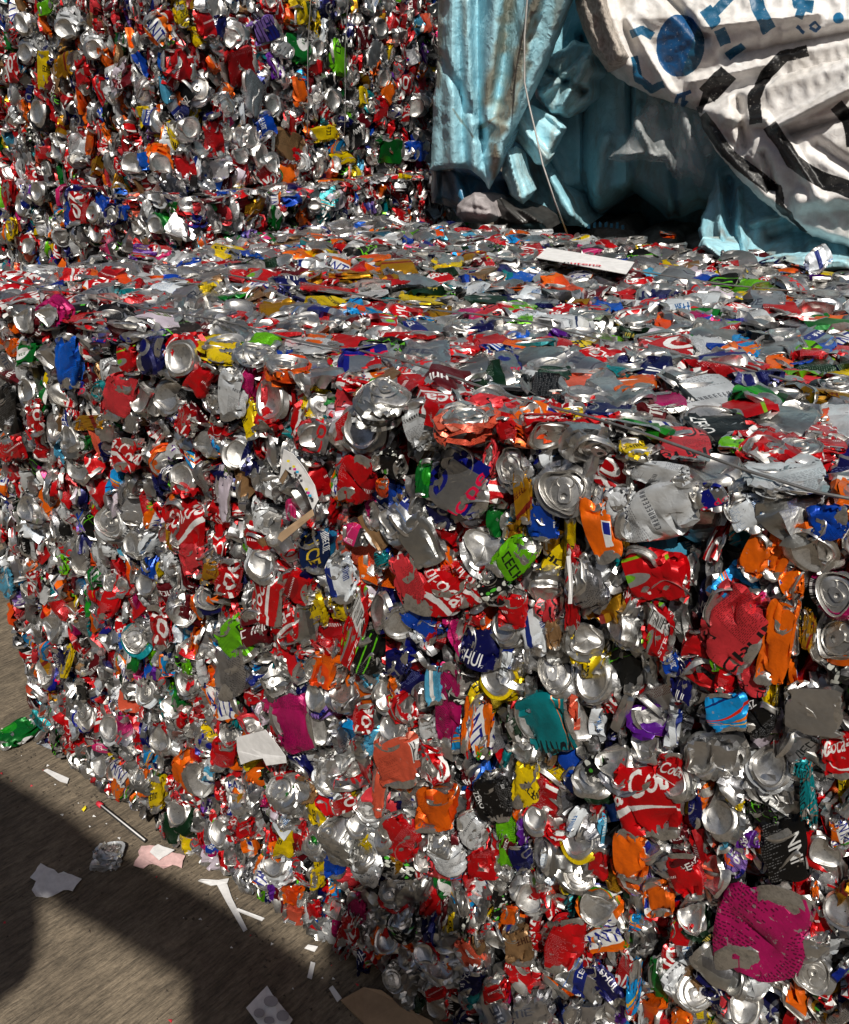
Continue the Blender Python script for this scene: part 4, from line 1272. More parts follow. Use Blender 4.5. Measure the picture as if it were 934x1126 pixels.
def sheeting_mat(name, c, dirt, dirt_amt, rough=.42, streak=(4., 4., 1.2), sheen=.0):
    m, N, L, B = new_mat(name)
    tc = N.new('ShaderNodeTexCoord'); mp = N.new('ShaderNodeMapping'); mp.inputs['Scale'].default_value = streak
    L.new(tc.outputs['Object'], mp.inputs[0])
    n = noise(N, L, 3.2, 7., .62, mp.outputs[0], .4)
    r = ramp(N, L, n.outputs[0], [(.5 - dirt_amt*.5, 0.), (.72 - dirt_amt*.4, .85)])
    n2 = noise(N, L, 40., 5., .6)
    r2 = ramp(N, L, n2.outputs[0], [(.35, .86), (.65, 1.)])
    c1 = mix(N, L, r.outputs[0], c, dirt); c2 = mix(N, L, 1., c1, r2.outputs[0], 'MULTIPLY')
    L.new(c2, B.inputs['Base Color']); B.inputs['Roughness'].default_value = rough
    bump(N, L, creases(N, L, ((7., .5), (20., .4), (55., .2))), .75, .012, B)
    return m


M_BLUE = sheeting_mat('blue_sheeting', (.42, .74, .84), (.30, .24, .16), .10, .33)
M_BLUE2 = sheeting_mat('blue_sheeting_dull', (.30, .60, .70), (.22, .22, .20), .05, .5)
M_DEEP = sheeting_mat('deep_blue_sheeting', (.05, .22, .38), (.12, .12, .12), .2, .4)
M_GREY = sheeting_mat('grey_woven_sack', (.30, .29, .27), (.14, .12, .10), .3, .7)
M_CAP = sheeting_mat('pale_grey_fabric', (.55, .50, .50), (.25, .22, .22), .3, .8)

# print on the white sack, drawn stroke by stroke in the sack's own map
SX0, SX1, SY0, SY1 = 620., 1000., -60., 300.
SPX = 2.
_sw, _sh = int((SX1 - SX0)*SPX), int((SY1 - SY0)*SPX)
_Y, _X = np.mgrid[:_sh, :_sw]; _X = _X/SPX + SX0; _Y = SY1 - _Y/SPX
SK = np.zeros((_sh, _sw, 4), np.float32); SK[:] = (.89, .88, .865, 1.)


def stroke(pts, w, c):
    for k, (a, b) in enumerate(zip(pts[:-1], pts[1:])):
        t = ((_X - a[0])*(b[0] - a[0]) + (_Y - a[1])*(b[1] - a[1]))/((b[0] - a[0])**2 + (b[1] - a[1])**2)
        ok = seg_dist(_X, _Y, *a, *b) < w/2
        if k == 0:
            ok &= t > 0
        if k == len(pts) - 2:
            ok &= t < 1
        SK[ok] = (*c, 1)


_B1, _B2, _K = (.10, .36, .50), (.05, .30, .50), (.055, .055, .06)
SK[((_X - 748)/26)**2 + ((_Y - 50)/34)**2 < 1] = (*_B2, 1)
SK[(((_X - 748)/26)**2 + ((_Y - 50)/34)**2 < 1) & (_X + .3*_Y > 775)] = (.10, .31, .42, 1)
stroke([(694, 38), (706, 33), (718, 40)], 9, _B1); stroke([(697, 62), (702, 85), (716, 97), (730, 92)], 8, _B1)
stroke([(776, 8), (786, 22), (780, 26)], 14, _B1); stroke([(784, 16), (812, -14)], 10, _B1); stroke([(792, 32), (798, 50)], 12, _B1); stroke([(800, 62), (818, 50)], 9, _B1)
stroke([(826, -30), (834, 8), (846, 34)], 15, _B1); stroke([(874, -30), (878, 4), (894, 8)], 13, _B1); stroke([(878, 20), (884, 2)], 9, _B1)
SK[((_X - 922)**2 + (_Y - 19)**2) < 36] = (.09, .42, .60, 1); stroke([(890, 30), (896, 24), (902, 28), (897, 34), (890, 31)], 3, _B2); stroke([(876, 30), (884, 37)], 4, _B2)
stroke([(745, 104), (760, 100)], 4, _B2); stroke([(746, 104), (742, 116)], 4, _B2); stroke([(753, 103), (750, 116), (756, 110)], 4, _B2)
stroke([(801, 80), (778, 104)], 22, _K); stroke([(778, 100), (770, 124)], 8, _K); stroke([(772, 128), (800, 168), (848, 206)], 15, _K); stroke([(846, 204), (856, 206), (858, 226), (886, 256)], 8, _K)
stroke([(888, 56), (862, 62), (842, 82), (830, 108), (832, 136)], 13, _K); stroke([(846, 138), (862, 160), (872, 178), (900, 196), (950, 214)], 18, _K); stroke([(920, 116), (934, 132), (940, 160)], 16, _K)
sack_img = bpy.data.images.new('sack_print', _sw, _sh); sack_img.pixels.foreach_set(SK.ravel()); sack_img.update(); sack_img.pack()


def sack_mat():
    m, N, L, B = new_mat('white_woven_sack')
    t = N.new('ShaderNodeTexImage'); t.image = sack_img
    uvn = N.new('ShaderNodeUVMap'); uvn.uv_map = 'UVMap'; L.new(uvn.outputs[0], t.inputs[0])
    n = noise(N, L, 9., 7., .65, None, .3); r = ramp(N, L, n.outputs[0], [(.44, (1., 1., 1.)), (.74, (.72, .69, .64))])
    n2 = noise(N, L, 60., 5., .7); r2 = ramp(N, L, n2.outputs[0], [(.35, .86), (.6, 1.)])
    c = mix(N, L, 1., t.outputs[0], r.outputs[0], 'MULTIPLY'); c = mix(N, L, 1., c, r2.outputs[0], 'MULTIPLY')
    # worn print: specks of sack show through
    n3 = noise(N, L, 150., 3., .7); r3 = ramp(N, L, n3.outputs[0], [(.62, 0.), (.70, .5)]); c = mix(N, L, r3.outputs[0], c, (.55, .52, .48))
    L.new(c, B.inputs['Base Color']); B.inputs['Roughness'].default_value = .48
    bump(N, L, creases(N, L, ((6., .5), (18., .35), (70., .14))), .6, .010, B)
    return m


M_SACK = sack_mat()

# brown water stains on the hanging blue sheet
HB = (470., 660., -130., 220.)
_hY, _hX = np.mgrid[:700, :380]; _hX = _hX/2. + HB[0]; _hY = HB[3] - _hY/2.
_rg = np.random.default_rng(9)
_wob = sum(_rg.uniform(.5, 1.)*np.sin(_hX*_rg.normal()*.25 + _hY*_rg.normal()*.25 + _rg.uniform(0, 6)) for _ in range(14))
ST = np.zeros((700, 380), np.float32)
for (x0, y0, x1, y1, w, k) in ((604, -40, 546, 142, 15, .8), (566, -30, 533, 112, 12, .75), (488, -60, 483, 92, 8, .6), (541, 160, 546, 192, 7, .9), (528, 140, 566, 112, 4, .7), (505, -60, 512, 40, 4, .3),
                               (580, 70, 560, 120, 8, .6), (622, -60, 610, 30, 7, .4), (500, 120, 520, 150, 2, .5)):
    ST = np.maximum(ST, k*np.clip(1.5 - seg_dist(_hX, _hY, x0, y0, x1, y1)*2/w - .22*_wob*.5, 0, 1))
HS = np.ones((700, 380, 4), np.float32); HS[..., :3] = np.array([.68, .87, .92])*(1 - ST[..., None]) + np.array([.50, .45, .37])*ST[..., None]
stain_img = bpy.data.images.new('sheet_stains', 380, 700); stain_img.pixels.foreach_set(HS.ravel()); stain_img.update(); stain_img.pack()
M_STAINED = M_BLUE.copy(); M_STAINED.name = 'stained_blue_sheeting'
_N, _L = M_STAINED.node_tree.nodes, M_STAINED.node_tree.links
_t = _N.new('ShaderNodeTexImage'); _t.image = stain_img; _u = _N.new('ShaderNodeUVMap'); _u.uv_map = 'UVMap'; _L.new(_u.outputs[0], _t.inputs[0])
_n = noise(_N, _L, 45., 5., .65); _r = ramp(_N, _L, _n.outputs[0], [(.35, .80), (.62, 1.)])
_L.new(mix(_N, _L, 1., _t.outputs[0], _r.outputs[0], 'MULTIPLY'), _N['Principled BSDF'].inputs['Base Color'])


def film_mat():
    m, N, L, B = new_mat('clear_film')
    B.inputs['Base Color'].default_value = (.75, .78, .78, 1); B.inputs['Roughness'].default_value = .25
    tr = N.new('ShaderNodeBsdfTransparent'); mx = N.new('ShaderNodeMixShader')
    n = noise(N, L, 22., 5., .6); r = ramp(N, L, n.outputs[0], [(.3, .12), (.75, .55)])
    L.new(r.outputs[0], mx.inputs[0]); L.new(tr.outputs[0], mx.inputs[1]); L.new(B.outputs[0], mx.inputs[2])
    L.new(mx.outputs[0], N['Material Output'].inputs['Surface'])
    return m


M_FILM = film_mat()

flat = lambda y: (lambda X, Y: np.full(X.shape, y))
# ---- the big blue bale: a block of pressed sheeting with loose sheets hanging over its face
bb = empty('sheeting_bale', (-1.0, 2.6, -.30), 'bale of pale blue plastic sheeting, dirty and wrinkled, hanging over the flat can bale', 'plastic bale')
sheet('pressed_block', [(572, -420), (1010, -420), (1010, 225), (800, 240), (770, 232), (735, 238), (700, 214), (665, 232), (628, 216), (600, 238), (572, 215)],
      lambda X, Y: 2.50 + .0006*np.maximum(0, Y - 150) - .10*np.sin((X - 600)/55.)**2*.4, M_BLUE2, bb, 3.8, 22., .12,
      [(640, 40, 643, 230, 5, -.05), (693, 60, 696, 230, 5, -.05), (740, 60, 742, 230, 5, -.04), (668, 150, 655, 230, 10, .03), (600, 150, 628, 215, 10, .03), (705, 120, 690, 200, 10, .03)],
      1.09, 1.05, 90, .03, 3, .55)
sheet('hanging_sheet', [(481, -520), (660, -520), (640, -120), (628, -10), (606, 52), (590, 92), (580, 118), (570, 138), (558, 160), (551, 186), (541, 206), (530, 192), (524, 188), (500, 184), (476, 188), (478, 120), (483, 60)],
      lambda X, Y: 2.22 - .0007*(X - 480) + .0002*Y, M_STAINED, bb, 2.1, 7., .03,
      [(497, -100, 500, 190, 9, .05), (512, 0, 522, 186, 8, .05), (524, -100, 528, 150, 6, -.06), (548, -80, 534, 130, 12, .05), (604, -60, 545, 170, 12, .06), (572, -80, 548, 110, 9, -.04), (590, 20, 552, 130, 6, -.03), (486, 60, 522, 130, 6, -.03)],
      1.10, 1.04, 110, .02, 4, .12, HB, fine=1.015)
sheet('bunched_sheet', [(590, 64), (610, 58), (630, 48), (650, 50), (654, 80), (645, 110), (625, 126), (604, 122), (592, 106), (586, 84)], flat(2.34), M_BLUE, bb, 1.5, 8., .04,
      [(650, 56, 618, 112, 5, .04), (600, 75, 640, 100, 5, -.04), (600, 100, 640, 66, 5, .03), (625, 120, 650, 90, 5, -.03)], 1.2, 1.2, 110, .02, 5, .10)
sheet('torn_flap', [(560, 128), (585, 118), (606, 128), (618, 140), (608, 160), (598, 182), (588, 178), (572, 160), (562, 150)], flat(2.30), M_BLUE, bb, 1.5, 4., .015,
      [(570, 130, 604, 178, 6, .03), (590, 122, 612, 142, 5, -.02)], 1.18, 1.15, 100, .02, 6, .05)
sheet('torn_strip', [(553, 170), (568, 164), (574, 190), (582, 210), (574, 222), (562, 214), (556, 196)], flat(2.26), M_BLUE, bb, 1.5, 4., .015, [(560, 170, 572, 215, 4, .03)], 1.2, 1.15, 90, .02, 7, .05)
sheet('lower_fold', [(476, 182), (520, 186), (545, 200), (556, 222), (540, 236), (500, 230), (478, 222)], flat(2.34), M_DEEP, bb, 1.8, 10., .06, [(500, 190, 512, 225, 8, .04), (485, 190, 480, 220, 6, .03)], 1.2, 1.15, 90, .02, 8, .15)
sheet('inner_fold', [(556, 150), (600, 170), (632, 215), (640, 246), (600, 244), (572, 238), (552, 225)], flat(2.44), M_BLUE2, bb, 2., 12., .06, [(590, 160, 625, 240, 9, .04), (565, 170, 570, 230, 7, .04)], 1.15, 1.1, 90, .02, 9, .2)
wire = [on_y(x, y, 2.03) for x, y in ((592, -60), (580, 0), (577, 40), (577, 90), (582, 115), (588, 140), (597, 180), (610, 220))] + [on_y(624, 257, 2.16)]
V, F = tube(wire, .0022); add('baling_wire', mesh_py('baling_wire', V, F, plain('pale_wire', (.5, .48, .45), .5, .3, .2, 90.), True), bb)

add('pressed_core', mesh_py('pressed_core', [(x, y, z) for x in (-1.72, 1.1) for y in (2.85, 3.6) for z in (-EYE + .005, .8)], [(0, 1, 3, 2), (4, 6, 7, 5), (0, 4, 5, 1), (2, 3, 7, 6), (0, 2, 6, 4), (1, 5, 7, 3)], M_BLUE2), bb)

# ---- fringe of the blue sheet on the right, lying on the can bale
bl = empty('blue_sheet', (-.5, 2.3, ZT), 'pale blue sheet bunched under the white sack, its edge lying on the cans', 'plastic sheet')
sheet('bunched_sheet', [(776, 268), (772, 250), (780, 225), (788, 200), (792, 186), (830, 180), (1010, 180), (1010, 292), (934, 290), (880, 291), (830, 288), (795, 284)],
      lambda X, Y: 2.44 - .0022*np.maximum(0, Y - 180), M_BLUE2, bl, 1.9, 6., .03,
      [(790, 190, 800, 280, 6, .04), (803, 200, 812, 282, 5, -.04), (815, 210, 820, 284, 5, .03), (830, 245, 900, 225, 6, .03), (850, 260, 934, 240, 6, -.03)], 1.16, 1.1, 110, .02, 12, .25)
sheet('turned_edge', [(770, 272), (776, 262), (800, 280), (840, 283), (880, 279), (934, 283), (1010, 284), (1010, 300), (934, 297), (890, 298), (830, 291), (790, 284)],
      lambda X, Y: 2.14 - .002*(Y - 270), M_BLUE, bl, 1.6, 6., .03, [(780, 270, 930, 288, 5, .015)], 1.08, 1.1, 80, .03, 13, .08)

# ---- the white sack
ws = empty('woven_sack', (-.45, 2.05, ZT), 'huge dirty white woven sack with blue marks and thick black lines, bulging over the cans', 'sack')
SB = (SX0, SX1, SY0, SY1)
sheet('upper_fold', [(636, -60), (640, 20), (650, 52), (664, 76), (690, 94), (722, 108), (760, 119), (800, 122), (850, 112), (900, 92), (960, 70), (1000, 60), (1000, -60)],
      lambda X, Y: 2.22 + .0009*np.maximum(0, 700 - X) + .0006*np.abs(Y - 20) , M_SACK, ws, 1.45, 16., .08,
      [(700, -40, 775, 40, 9, -.03), (690, 20, 742, 108, 7, .02), (770, 30, 900, 14, 8, .025), (800, 60, 960, 30, 10, -.03), (660, -20, 690, 70, 10, .03), (760, 90, 850, 70, 7, .02)],
      1.07, 1.06, 110, .03, 20, .30, SB, fine=1.008)
sheet('rolled_hem', [(634, -60), (662, -60), (668, -10), (678, 28), (692, 56), (694, 64), (684, 70), (668, 76), (652, 58), (642, 34), (636, 8)],
      flat(2.20), plain('frayed_hem', (.42, .37, .32), .85, 0., .45, 90., .9), ws, 1.6, 12., .06, [(650, -40, 680, 66, 8, .03), (668, -40, 690, 56, 4, -.03)], 1.2, 1.12, 100, .02, 21, .12)
sheet('lower_fold', [(768, 118), (800, 100), (850, 84), (900, 70), (1000, 50), (1000, 285), (934, 272), (905, 264), (880, 254), (860, 239), (836, 221), (812, 197), (788, 168), (773, 140)],
      lambda X, Y: 2.22 - .0005*(X - 770) + .0002*np.abs(Y - 180), M_SACK, ws, 1.45, 12., .06,
      [(776, 128, 850, 205, 9, -.02), (800, 130, 840, 130, 9, .03), (812, 110, 820, 160, 8, -.04), (850, 140, 934, 95, 8, .05), (866, 150, 1000, 105, 7, -.04), (860, 150, 900, 215, 9, .03), (840, 170, 850, 205, 6, -.03), (900, 160, 960, 200, 10, -.03), (880, 220, 960, 215, 12, .03)],
      1.08, 1.07, 110, .03, 22, .30, SB, fine=1.008)

# ---- clear film blowing out between
cf = empty('plastic_film', (-.95, 2.2, -.2), 'crumpled clear plastic film hanging out beside the white sack', 'plastic film')
sheet('film_sheet', [(676, 172), (690, 150), (700, 128), (716, 108), (745, 112), (775, 122), (790, 148), (786, 172), (776, 182), (768, 200), (756, 192), (744, 196), (730, 182), (712, 178), (690, 178)],
      flat(2.34), M_FILM, cf, 1.7, 12., .06, [(700, 130, 720, 175, 6, .03), (730, 115, 745, 190, 7, -.03), (750, 118, 770, 190, 6, .03), (680, 170, 730, 168, 5, .02)], 1.25, 1.2, 110, .02, 30, .05)

# ---- dark sacks in the hollow behind
for n, (poly, Y, lab) in enumerate((
        ([(545, 300), (552, 250), (575, 238), (632, 236), (640, 300)], 2.62, 'grey woven sack in the dark hollow behind the leaning wire'),
        ([(630, 300), (632, 250), (650, 238), (690, 238), (704, 256), (706, 300)], 2.60, 'grey woven sack with faint blue lettering in the dark hollow'),
        ([(696, 300), (702, 258), (724, 246), (748, 250), (760, 270), (762, 300)], 2.58, 'plain grey sack in the dark hollow, between lettered sack and blue sheet'),
        ([(744, 310), (752, 262), (775, 252), (800, 262), (806, 310)], 2.56, 'grey sack half hidden behind the bunched blue sheet'))):
    r_ = empty('woven_sack', on_y(poly[0][0] + 20, 290, Y), lab, 'sack', 'sacks in the hollow')
    s_ = sheet('sack_body', poly, flat(Y), M_GREY, r_, 2.2, 22., .14, [(poly[1][0] + 10, 270, poly[-1][0] - 10, 262, 8, .03)], 1.08, 1.08, 70, .03, 40 + n, .5)
    if n == 1:
        bpy.context.view_layer.update()
        M_FAINT = plain('faint_blue_ink', (.05, .20, .33), .7)
        for q in range(8):
            a = on_y(640 + q*6.2, 252 - 2.5*math.sin(q/7*3.14), Y - .075); w = np.array([.0095, 0, 0]); h = np.array([0, 0, .018])
            me = mesh_py('letter_stroke', [a, a + w, a + w + np.array([0, -.002, 0]) + h*(.7 if q % 2 else 1.), a + h*(.7 if q % 3 else 1.)], [(0, 1, 2, 3)], M_FAINT)
            add('letter_stroke', me, r_)
cp = empty('fabric_bundle', on_y(524, 242, 2.2), 'rounded grey and white fabric bundle lying on the cans below the blue sheeting', 'bundle')
sheet('bundle_body', [(502, 236), (503, 226), (510, 218), (522, 212), (534, 214), (544, 224), (548, 238), (536, 246), (510, 244)], flat(2.15), M_CAP, cp, 1.4, 14., .08, [(522, 213, 526, 240, 3, .012), (510, 226, 535, 232, 4, -.012)], 1.04, 1.04, 50, .03, 50, .10)
dk = empty('plastic_bag', on_y(570, 246, 2.3), 'dark crumpled bag with silvery glints beside the fabric bundle', 'bag')
sheet('bag_body', [(540, 230), (550, 218), (566, 222), (582, 228), (596, 240), (600, 250), (570, 252), (545, 246)], flat(2.26), plain('dark_bag', (.05, .048, .045), .3, 0., .4, 30.), dk, 1.5, 9., .06, [(550, 222, 575, 245, 4, .02), (570, 230, 590, 246, 4, .02)], 1.22, 1.2, 80, .02, 51, .1)
print('t', time.time() - T_START)
# ================================================================= loose litter, cards and the added plates that shade the yard
M_PAPER = plain('white_paper', (.68, .67, .66), .8, 0., .15, 60., .2)
M_PINK = plain('pink_paper', (.62, .40, .38), .8, 0., .2, 80., .2)
M_CARD = plain('brown_card', (.36, .24, .14), .85, 0., .2, 40., .2)
M_INK = {n: plain('ink_' + n, c, .6) for n, c in (('red', (.62, .03, .05)), ('black', (.03, .03, .03)), ('yellow', (.8, .65, .02)), ('cyan', (.02, .4, .65)), ('magenta', (.65, .03, .3)), ('blue', (.2, .2, .6)), ('grey', (.30, .29, .30)))}


def slab(name, pts, n, t, mat, parent=None):
    """thin card from an outline of world points"""
    pts = [np.asarray(p, float) for p in pts]; k = len(pts); n = np.asarray(n, float)
    V = pts + [p - n*t for p in pts]
    c = sum(V)/len(V)
    F = [tuple(range(k)), tuple(range(2*k - 1, k - 1, -1))] + [(i, k + i, k + (i + 1) % k, (i + 1) % k) for i in range(k)]
    return add(name, mesh_py(name, V, F, mat), parent)


UPZ = np.array([0, 0, 1.]); OUT = np.array([0, -1., 0])


def on_ground(poly, lift=.006, curl=0., seed=0):
    rg = np.random.default_rng(seed)
    return [on_z(x, y, -EYE + lift) + UPZ*rg.uniform(0, curl) for x, y in poly]


def jag(poly, seed, amp=1.1, every=5.):
    """torn edge: break an outline into short uneven runs"""
    rg = np.random.default_rng(seed); out = []
    for (x0, y0), (x1, y1) in zip(poly, poly[1:] + poly[:1]):
        n = max(1, int(math.hypot(x1 - x0, y1 - y0)/every))
        for k in range(n):
            t = k/n; out.append((x0 + (x1 - x0)*t + (rg.normal()*amp if k else 0), y0 + (y1 - y0)*t + (rg.normal()*amp*.7 if k else 0)))
    return out


def litter(name, poly, mat, label, cat, lift=.006, curl=.008, seed=1, t=.0012, group=None):
    return tag(slab(name, on_ground(jag(poly, seed) if 'torn' in name else poly, lift, curl*.5, seed), UPZ, t, mat), label, cat, group)


litter('torn_paper', [(33, 965), (45, 950), (60, 957), (75, 961), (90, 967), (84, 974), (80, 981), (70, 979), (58, 986), (40, 987), (35, 979), (40, 970)], M_PAPER, 'torn white paper scrap with ragged edges on the shaded concrete', 'paper', seed=3)
litter('torn_paper', [(147, 953), (156, 931), (172, 930), (204, 942), (200, 955), (190, 952), (180, 956), (168, 951), (158, 955)], M_PINK, 'pink torn paper lying against the foot of the bale', 'paper', seed=4)
litter('torn_paper', [(165, 938), (174, 929), (192, 935), (185, 940), (175, 946)], M_PAPER, 'small cream paper scrap lying on the pink paper', 'paper', lift=.014, seed=5)
for k, (poly, lab) in enumerate((
        ([(218, 970), (221, 967), (240, 969), (252, 966), (250, 972), (232, 974)], 'short white paper strip poking out of the bale foot'),
        ([(238, 972), (250, 973), (255, 988), (272, 1022), (268, 1025), (250, 995)], 'long bent white paper strip pointing away from the bale'),
        ([(258, 1001), (262, 1000), (291, 1010), (288, 1013)], 'thin white paper strip crossing the bent one'),
        ([(335, 1044), (339, 1040), (350, 1042), (346, 1047)], 'tiny white paper chip beside the shaded foot of the bale'),
        ([(338, 1076), (342, 1058), (347, 1060), (343, 1078)], 'narrow white slip standing alone on the shaded concrete'),
        ([(362, 1088), (366, 1085), (376, 1098), (371, 1102)], 'narrow white slip beside the brown cardboard'),
        ([(48, 848), (52, 846), (76, 856), (74, 862), (66, 860)], 'white strip with a torn end at the bale\'s left foot'),
        ([(90, 891), (94, 886), (95, 889), (92, 893)], 'tiny yellow paper crumb on the sunlit concrete'))):
    litter('paper_strip', poly, M_PAPER if 'yellow' not in lab else M_INK['yellow'], lab, 'paper strip', seed=10 + k, group='paper strips on the concrete')
tag(slab('cardboard', on_ground([(375, 1104), (400, 1086), (420, 1092), (440, 1106), (475, 1126), (490, 1150), (430, 1150), (400, 1126)], .008, .012, 31), UPZ, .004, M_CARD), 'brown corrugated cardboard scrap in the shade at the bale foot', 'cardboard')
pc = tag(empty('printed_card', on_z(295, 1108, -EYE)), 'white folded card printed with grey ovals on the concrete', 'card')
base = on_ground([(271, 1110), (294, 1086), (300, 1097), (322, 1122), (312, 1140), (286, 1130)], .012, .010, 33)
slab('card_sheet', base, UPZ, .0015, M_PAPER, pc)
for (x, y, rx, ry) in ((298, 1101, 8, 6), (285, 1114, 6, 5), (311, 1117, 7, 6), (296, 1122, 6, 4)):
    slab('printed_oval', [on_z(x + rx*math.cos(w), y + ry*math.sin(w), -EYE + .0245) for w in np.linspace(0, 6.283, 14)[:-1]], UPZ, .001, M_INK['grey'], pc)
st = tag(empty('drinking_straw', on_z(135, 905, -EYE)), 'black and white straw with a red tip lying by the bale foot', 'straw')
a, b = on_z(110, 885, -EYE + .008), on_z(160, 925, -EYE + .008)
V, F = tube([a, b], .0045, 8); add('straw_tube', mesh_py('straw_tube', V, F, M_INK['black'], True), st)
V, F = tube([a + UPZ*.0038 + OUT*.001, b + UPZ*.0038 + OUT*.001], .0016, 8); add('white_stripe', mesh_py('white_stripe', V, F, M_PAPER, True), st)
V, F = tube([a + (a - b)*.05, a + (b - a)*.04], .0065, 8); add('tip', mesh_py('tip', V, F, M_INK['red'], True), st)

F_GND = Face((0, 0, -EYE), (0, 0, 1), (1, 0, 0), (0, 1, 0))


def loose_can(design, k, x, y, size, spin, label, face=F_GND, tilt=(0, 0), up=None):
    rg = np.random.default_rng(int(x))
    V0 = LIB[k]['lods'][0][0]
    n = face.n + face.e1*tilt[0] + face.e2*tilt[1]
    A = align(np.array([0, 0, 1.]), n/np.linalg.norm(n), spin)*size
    c = hit(x, y, face.p0, face.n)
    c = c - face.n*((V0@A.T)@face.n).min()
    p = make_piece(k, 0, A, c, face, design, rg, [], cull=False)
    o = can_object(p, None)
    return tag(o, label, 'can', 'loose cans')


loose_can('white_gray', KIND['lump'][4], 120, 946, .92, 2.2, 'crumpled white and silver can alone on the concrete beside pink paper')
loose_can('green', KIND['flat'][2], 22, 812, 1.0, .4, 'crushed green can lying beyond the left end of the front bale')
loose_can('white_blue', KIND['flat'][5], 896, 303, .62, 1., 'blue and white cut can standing on the bale top beside the blue sheet', F_TOP, (.5, -2.6))

# crumbs and flakes swept up along the foot of the bale
_rg = np.random.default_rng(88); V = []; F = []; MI = []
for k in range(700):
    x = _rg.uniform(XL - .35, XR); y = BD - .01 - abs(_rg.normal())*(.05 if k % 4 else .25); s = _rg.uniform(.0012, .0045)
    b0 = len(V); a_ = _rg.uniform(0, 6.28)
    for q in range(3):
        V.append((x + s*math.cos(a_ + q*2.1)*_rg.uniform(.6, 2.), y + s*math.sin(a_ + q*2.1), -EYE + .0015))
    V.append((x, y, -EYE + .002 + s*.8)); F += [(b0, b0 + 1, b0 + 3), (b0 + 1, b0 + 2, b0 + 3), (b0 + 2, b0, b0 + 3)]; MI += [0 if _rg.random() < .88 else 1 if _rg.random() < .8 else 2]*3
gm = mesh_np('grit', V, F, (plain('grit', (.07, .055, .04), .9), M_PAPER, M_INK['red']), MI, sharp=.1)
tag(add('grit', gm), 'crumbs and flakes swept along the foot of the bale', 'grit', kind='stuff')

# cards caught in the bale
fc = tag(empty('folded_card', on_y(325, 560, BD)), 'white folded card with colour squares and brown inside, stuck in the bale', 'card')
pf = lambda x, y, o: on_y(x, y, BD - o)
slab('white_face', [pf(312, 494, .034), (pf(322, 499, .036)), pf(334, 514, .040), pf(346, 534, .042), pf(350, 550, .044), pf(344, 561, .046), pf(338, 545, .042), pf(328, 527, .038), pf(314, 516, .034), pf(307, 528, .03)], OUT, .001, M_PAPER, fc)
slab('brown_flap', [pf(343, 560, .046), pf(345, 567, .048), pf(310, 596, .050), pf(305, 592, .050), pf(308, 586, .05)], OUT, .0015, M_CARD, fc)
slab('inner_side', [pf(307, 528, .029), pf(314, 517, .033), pf(318, 519, .030), pf(311, 533, .024)], OUT, .001, M_CARD, fc)
for (x, y, c) in ((317, 507, 'yellow'), (324, 516, 'magenta'), (327, 519, 'cyan'), (330, 523, 'black'), (323, 513, 'yellow'), (337, 538, 'yellow'), (339, 542, 'magenta'), (341, 545, 'cyan'), (343, 549, 'black')):
    slab('colour_square', [pf(x - 1.3, y - 1.3, .0475), pf(x + 1.5, y - 1.1, .0475), pf(x + 1.3, y + 1.5, .0475), pf(x - 1.5, y + 1.1, .0475)], OUT, .0006, M_INK[c], fc)
tag(slab('torn_card', [pf(260, 811, .034), pf(292, 803, .040), pf(304, 818, .042), pf(314, 832, .040), pf(315, 839, .040), pf(293, 842, .042), pf(289, 834, .040), pf(278, 836, .038), pf(265, 841, .034), pf(261, 826, .034)], OUT, .001, M_PAPER),
    'blank white card with a notch caught on the bale face', 'card')
tag(slab('paper_strip', [pf(623, 612, .03), pf(627, 611, .03), pf(630, 640, .034), pf(629, 664, .034), pf(625, 664, .034), pf(626, 640, .034)], OUT, .001, M_PAPER), 'narrow upright white paper strip caught in the bale face', 'paper strip')
lc = tag(empty('printed_card', on_z(645, 286, ZT)), 'long white printed card with red lettering lying on the bale top', 'card')
pz = lambda x, y, o: on_z(x, y, ZT + o)
slab('card_sheet', [pz(590, 283, .026), pz(602, 272, .024), pz(650, 280, .028), pz(698, 288, .026), pz(689, 301, .028), pz(640, 292, .030)], UPZ, .0012, M_PAPER, lc)


def letters(txt, mat, o0, ex, ey, h, parent, name='lettering'):
    cu = bpy.data.curves.new('t', 'FONT'); cu.body = txt; cu.offset = .02
    ob = bpy.data.objects.new('t', cu); col.objects.link(ob); bpy.context.view_layer.update()
    me = ob.to_mesh(); P = np.array([v.co[:2] for v in me.vertices]); T = [tuple(p.vertices) for p in me.polygons]
    ob.to_mesh_clear(); bpy.data.objects.remove(ob); bpy.data.curves.remove(cu)
    V = [o0 + ex*(p[0]*h) + ey*(p[1]*h) for p in P]
    add(name, mesh_py(name, V, T, mat), parent)
    return P[:, 0].max()*h


a, b = pz(619, 289, .032), pz(668, 293, .032); d = (b - a)/np.linalg.norm(b - a)
up = pz(624, 280, .032) - pz(619, 289, .032); up = up/np.linalg.norm(up)
L_ = np.linalg.norm(b - a); hgt = L_/3.1
w = letters('n', M_INK['black'], a, d, up, hgt, lc)
letters('utena', M_INK['red'], a + d*w*1.04, d, up, hgt, lc)

# ---- added shadow caster, out of view: plates cut to the outlines of the shadows
def shade(px, py, z, face=None):
    """the point at height z whose shadow falls on a photograph pixel"""
    P = on_y(px, py, BD) if face == 'front' else on_z(px, py, -EYE)
    return P + SUN*((z - P[2])/SUN[2])


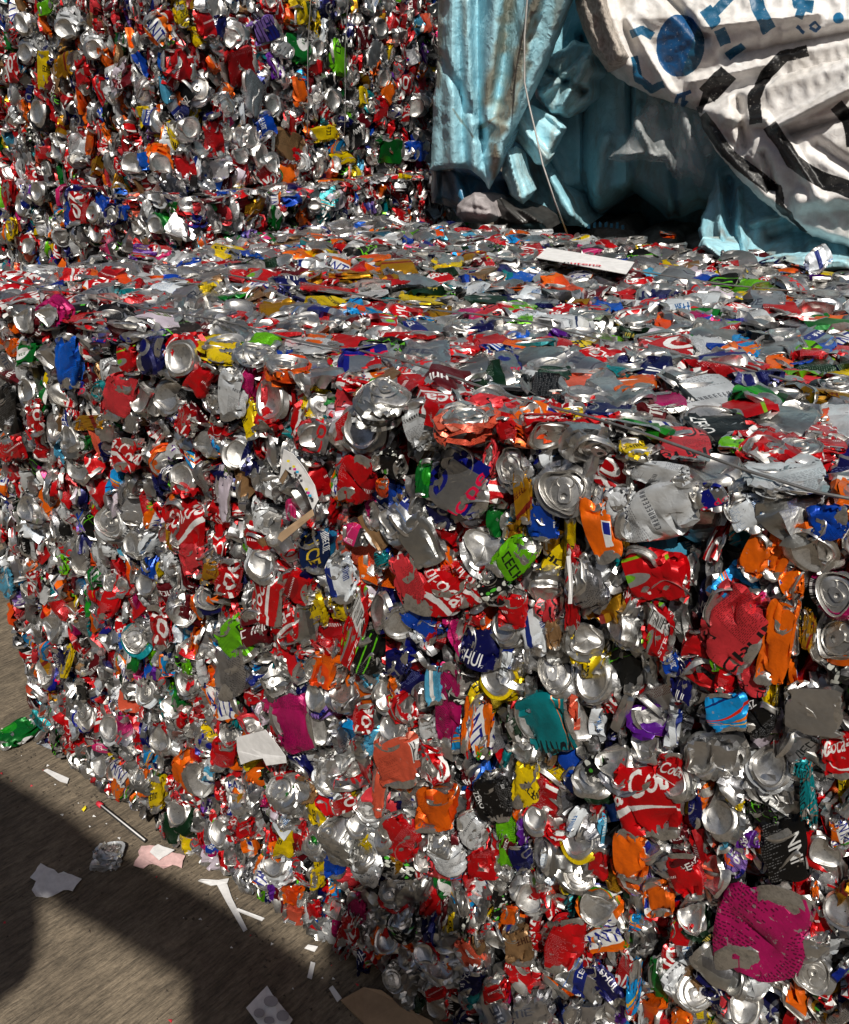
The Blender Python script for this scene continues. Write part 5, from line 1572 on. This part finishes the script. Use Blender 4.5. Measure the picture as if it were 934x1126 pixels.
cn = tag(empty('shadow_caster', (1., -2.2, -EYE)), 'unseen dark plates on two posts, added to cast the shadows on yard and bale', 'shadow caster')
M_STEEL = plain('dark_steel', (.05, .05, .05), .6, .5)
HC = 1.5
for k, (poly, fc_) in enumerate((
        ([(5, 853), (74, 893), (108, 922), (197, 967), (276, 1011), (345, 1060), (204, 1080), (120, 1030), (44, 986)], None),
        ([(-60, 815), (5, 853), (44, 986), (46, 1020), (43, 1055), (32, 1080), (-5, 1108), (-60, 1130)], None),
        ([(204, 1080), (345, 1060), (400, 1095), (480, 1190), (320, 1400), (204, 1300), (204, 1126)], None),
        ([(352, 1050), (370, 1000), (386, 968), (408, 955), (430, 956), (470, 985), (505, 1008), (530, 1060), (560, 1126), (600, 1200), (400, 1200), (380, 1090)], 'front'))):
    slab('shadow_plate', [shade(x, y, HC + .004*k, fc_) for x, y in poly], UPZ, .003, M_STEEL, cn)
for (x, y) in ((.1, -1.55), (1.15, -1.55)):
    V, F = tube([(x, y, -EYE), (x, y, HC - .002)], .04, 10); add('post', mesh_py('post', V, F, M_STEEL, True), cn)

# ---- added shed, out of view: cuts sky fill and darkens reflections in the metal
sh = tag(empty('added_shed', (0, -5.5, -EYE)), 'unseen dark corrugated steel shed, added to cut sky light and darken reflections', 'added shed')
M_SHED = plain('corrugated_steel', (.09, .095, .10), .55, .3, .3, 3.)
xs = np.arange(-11., 11.01, .14); V = []; F = []
for i, x in enumerate(xs):
    for z in (-EYE, 2.7):
        V.append((x, -5.6 + (.035 if i % 2 else 0.), z))
F = [(2*i, 2*i + 2, 2*i + 3, 2*i + 1) for i in range(len(xs) - 1)]
add('wall', mesh_py('wall', V, F, M_SHED), sh)
slab('roof', [(-11.3, -5.2, 2.76), (11.3, -5.2, 2.76), (11.3, -10., 3.5), (-11.3, -10., 3.5)], UPZ, .06, M_SHED, sh)
for x in (-4.5, 2.):
    d = slab('door', [(x, -5.50, -EYE + .02), (x + 3.2, -5.50, -EYE + .02), (x + 3.2, -5.50, 1.9), (x, -5.50, 1.9)], (0, 1, 0), .04, plain('added_shed_door', (.16, .13, .10), .6), sh)
print('t', time.time() - T_START)
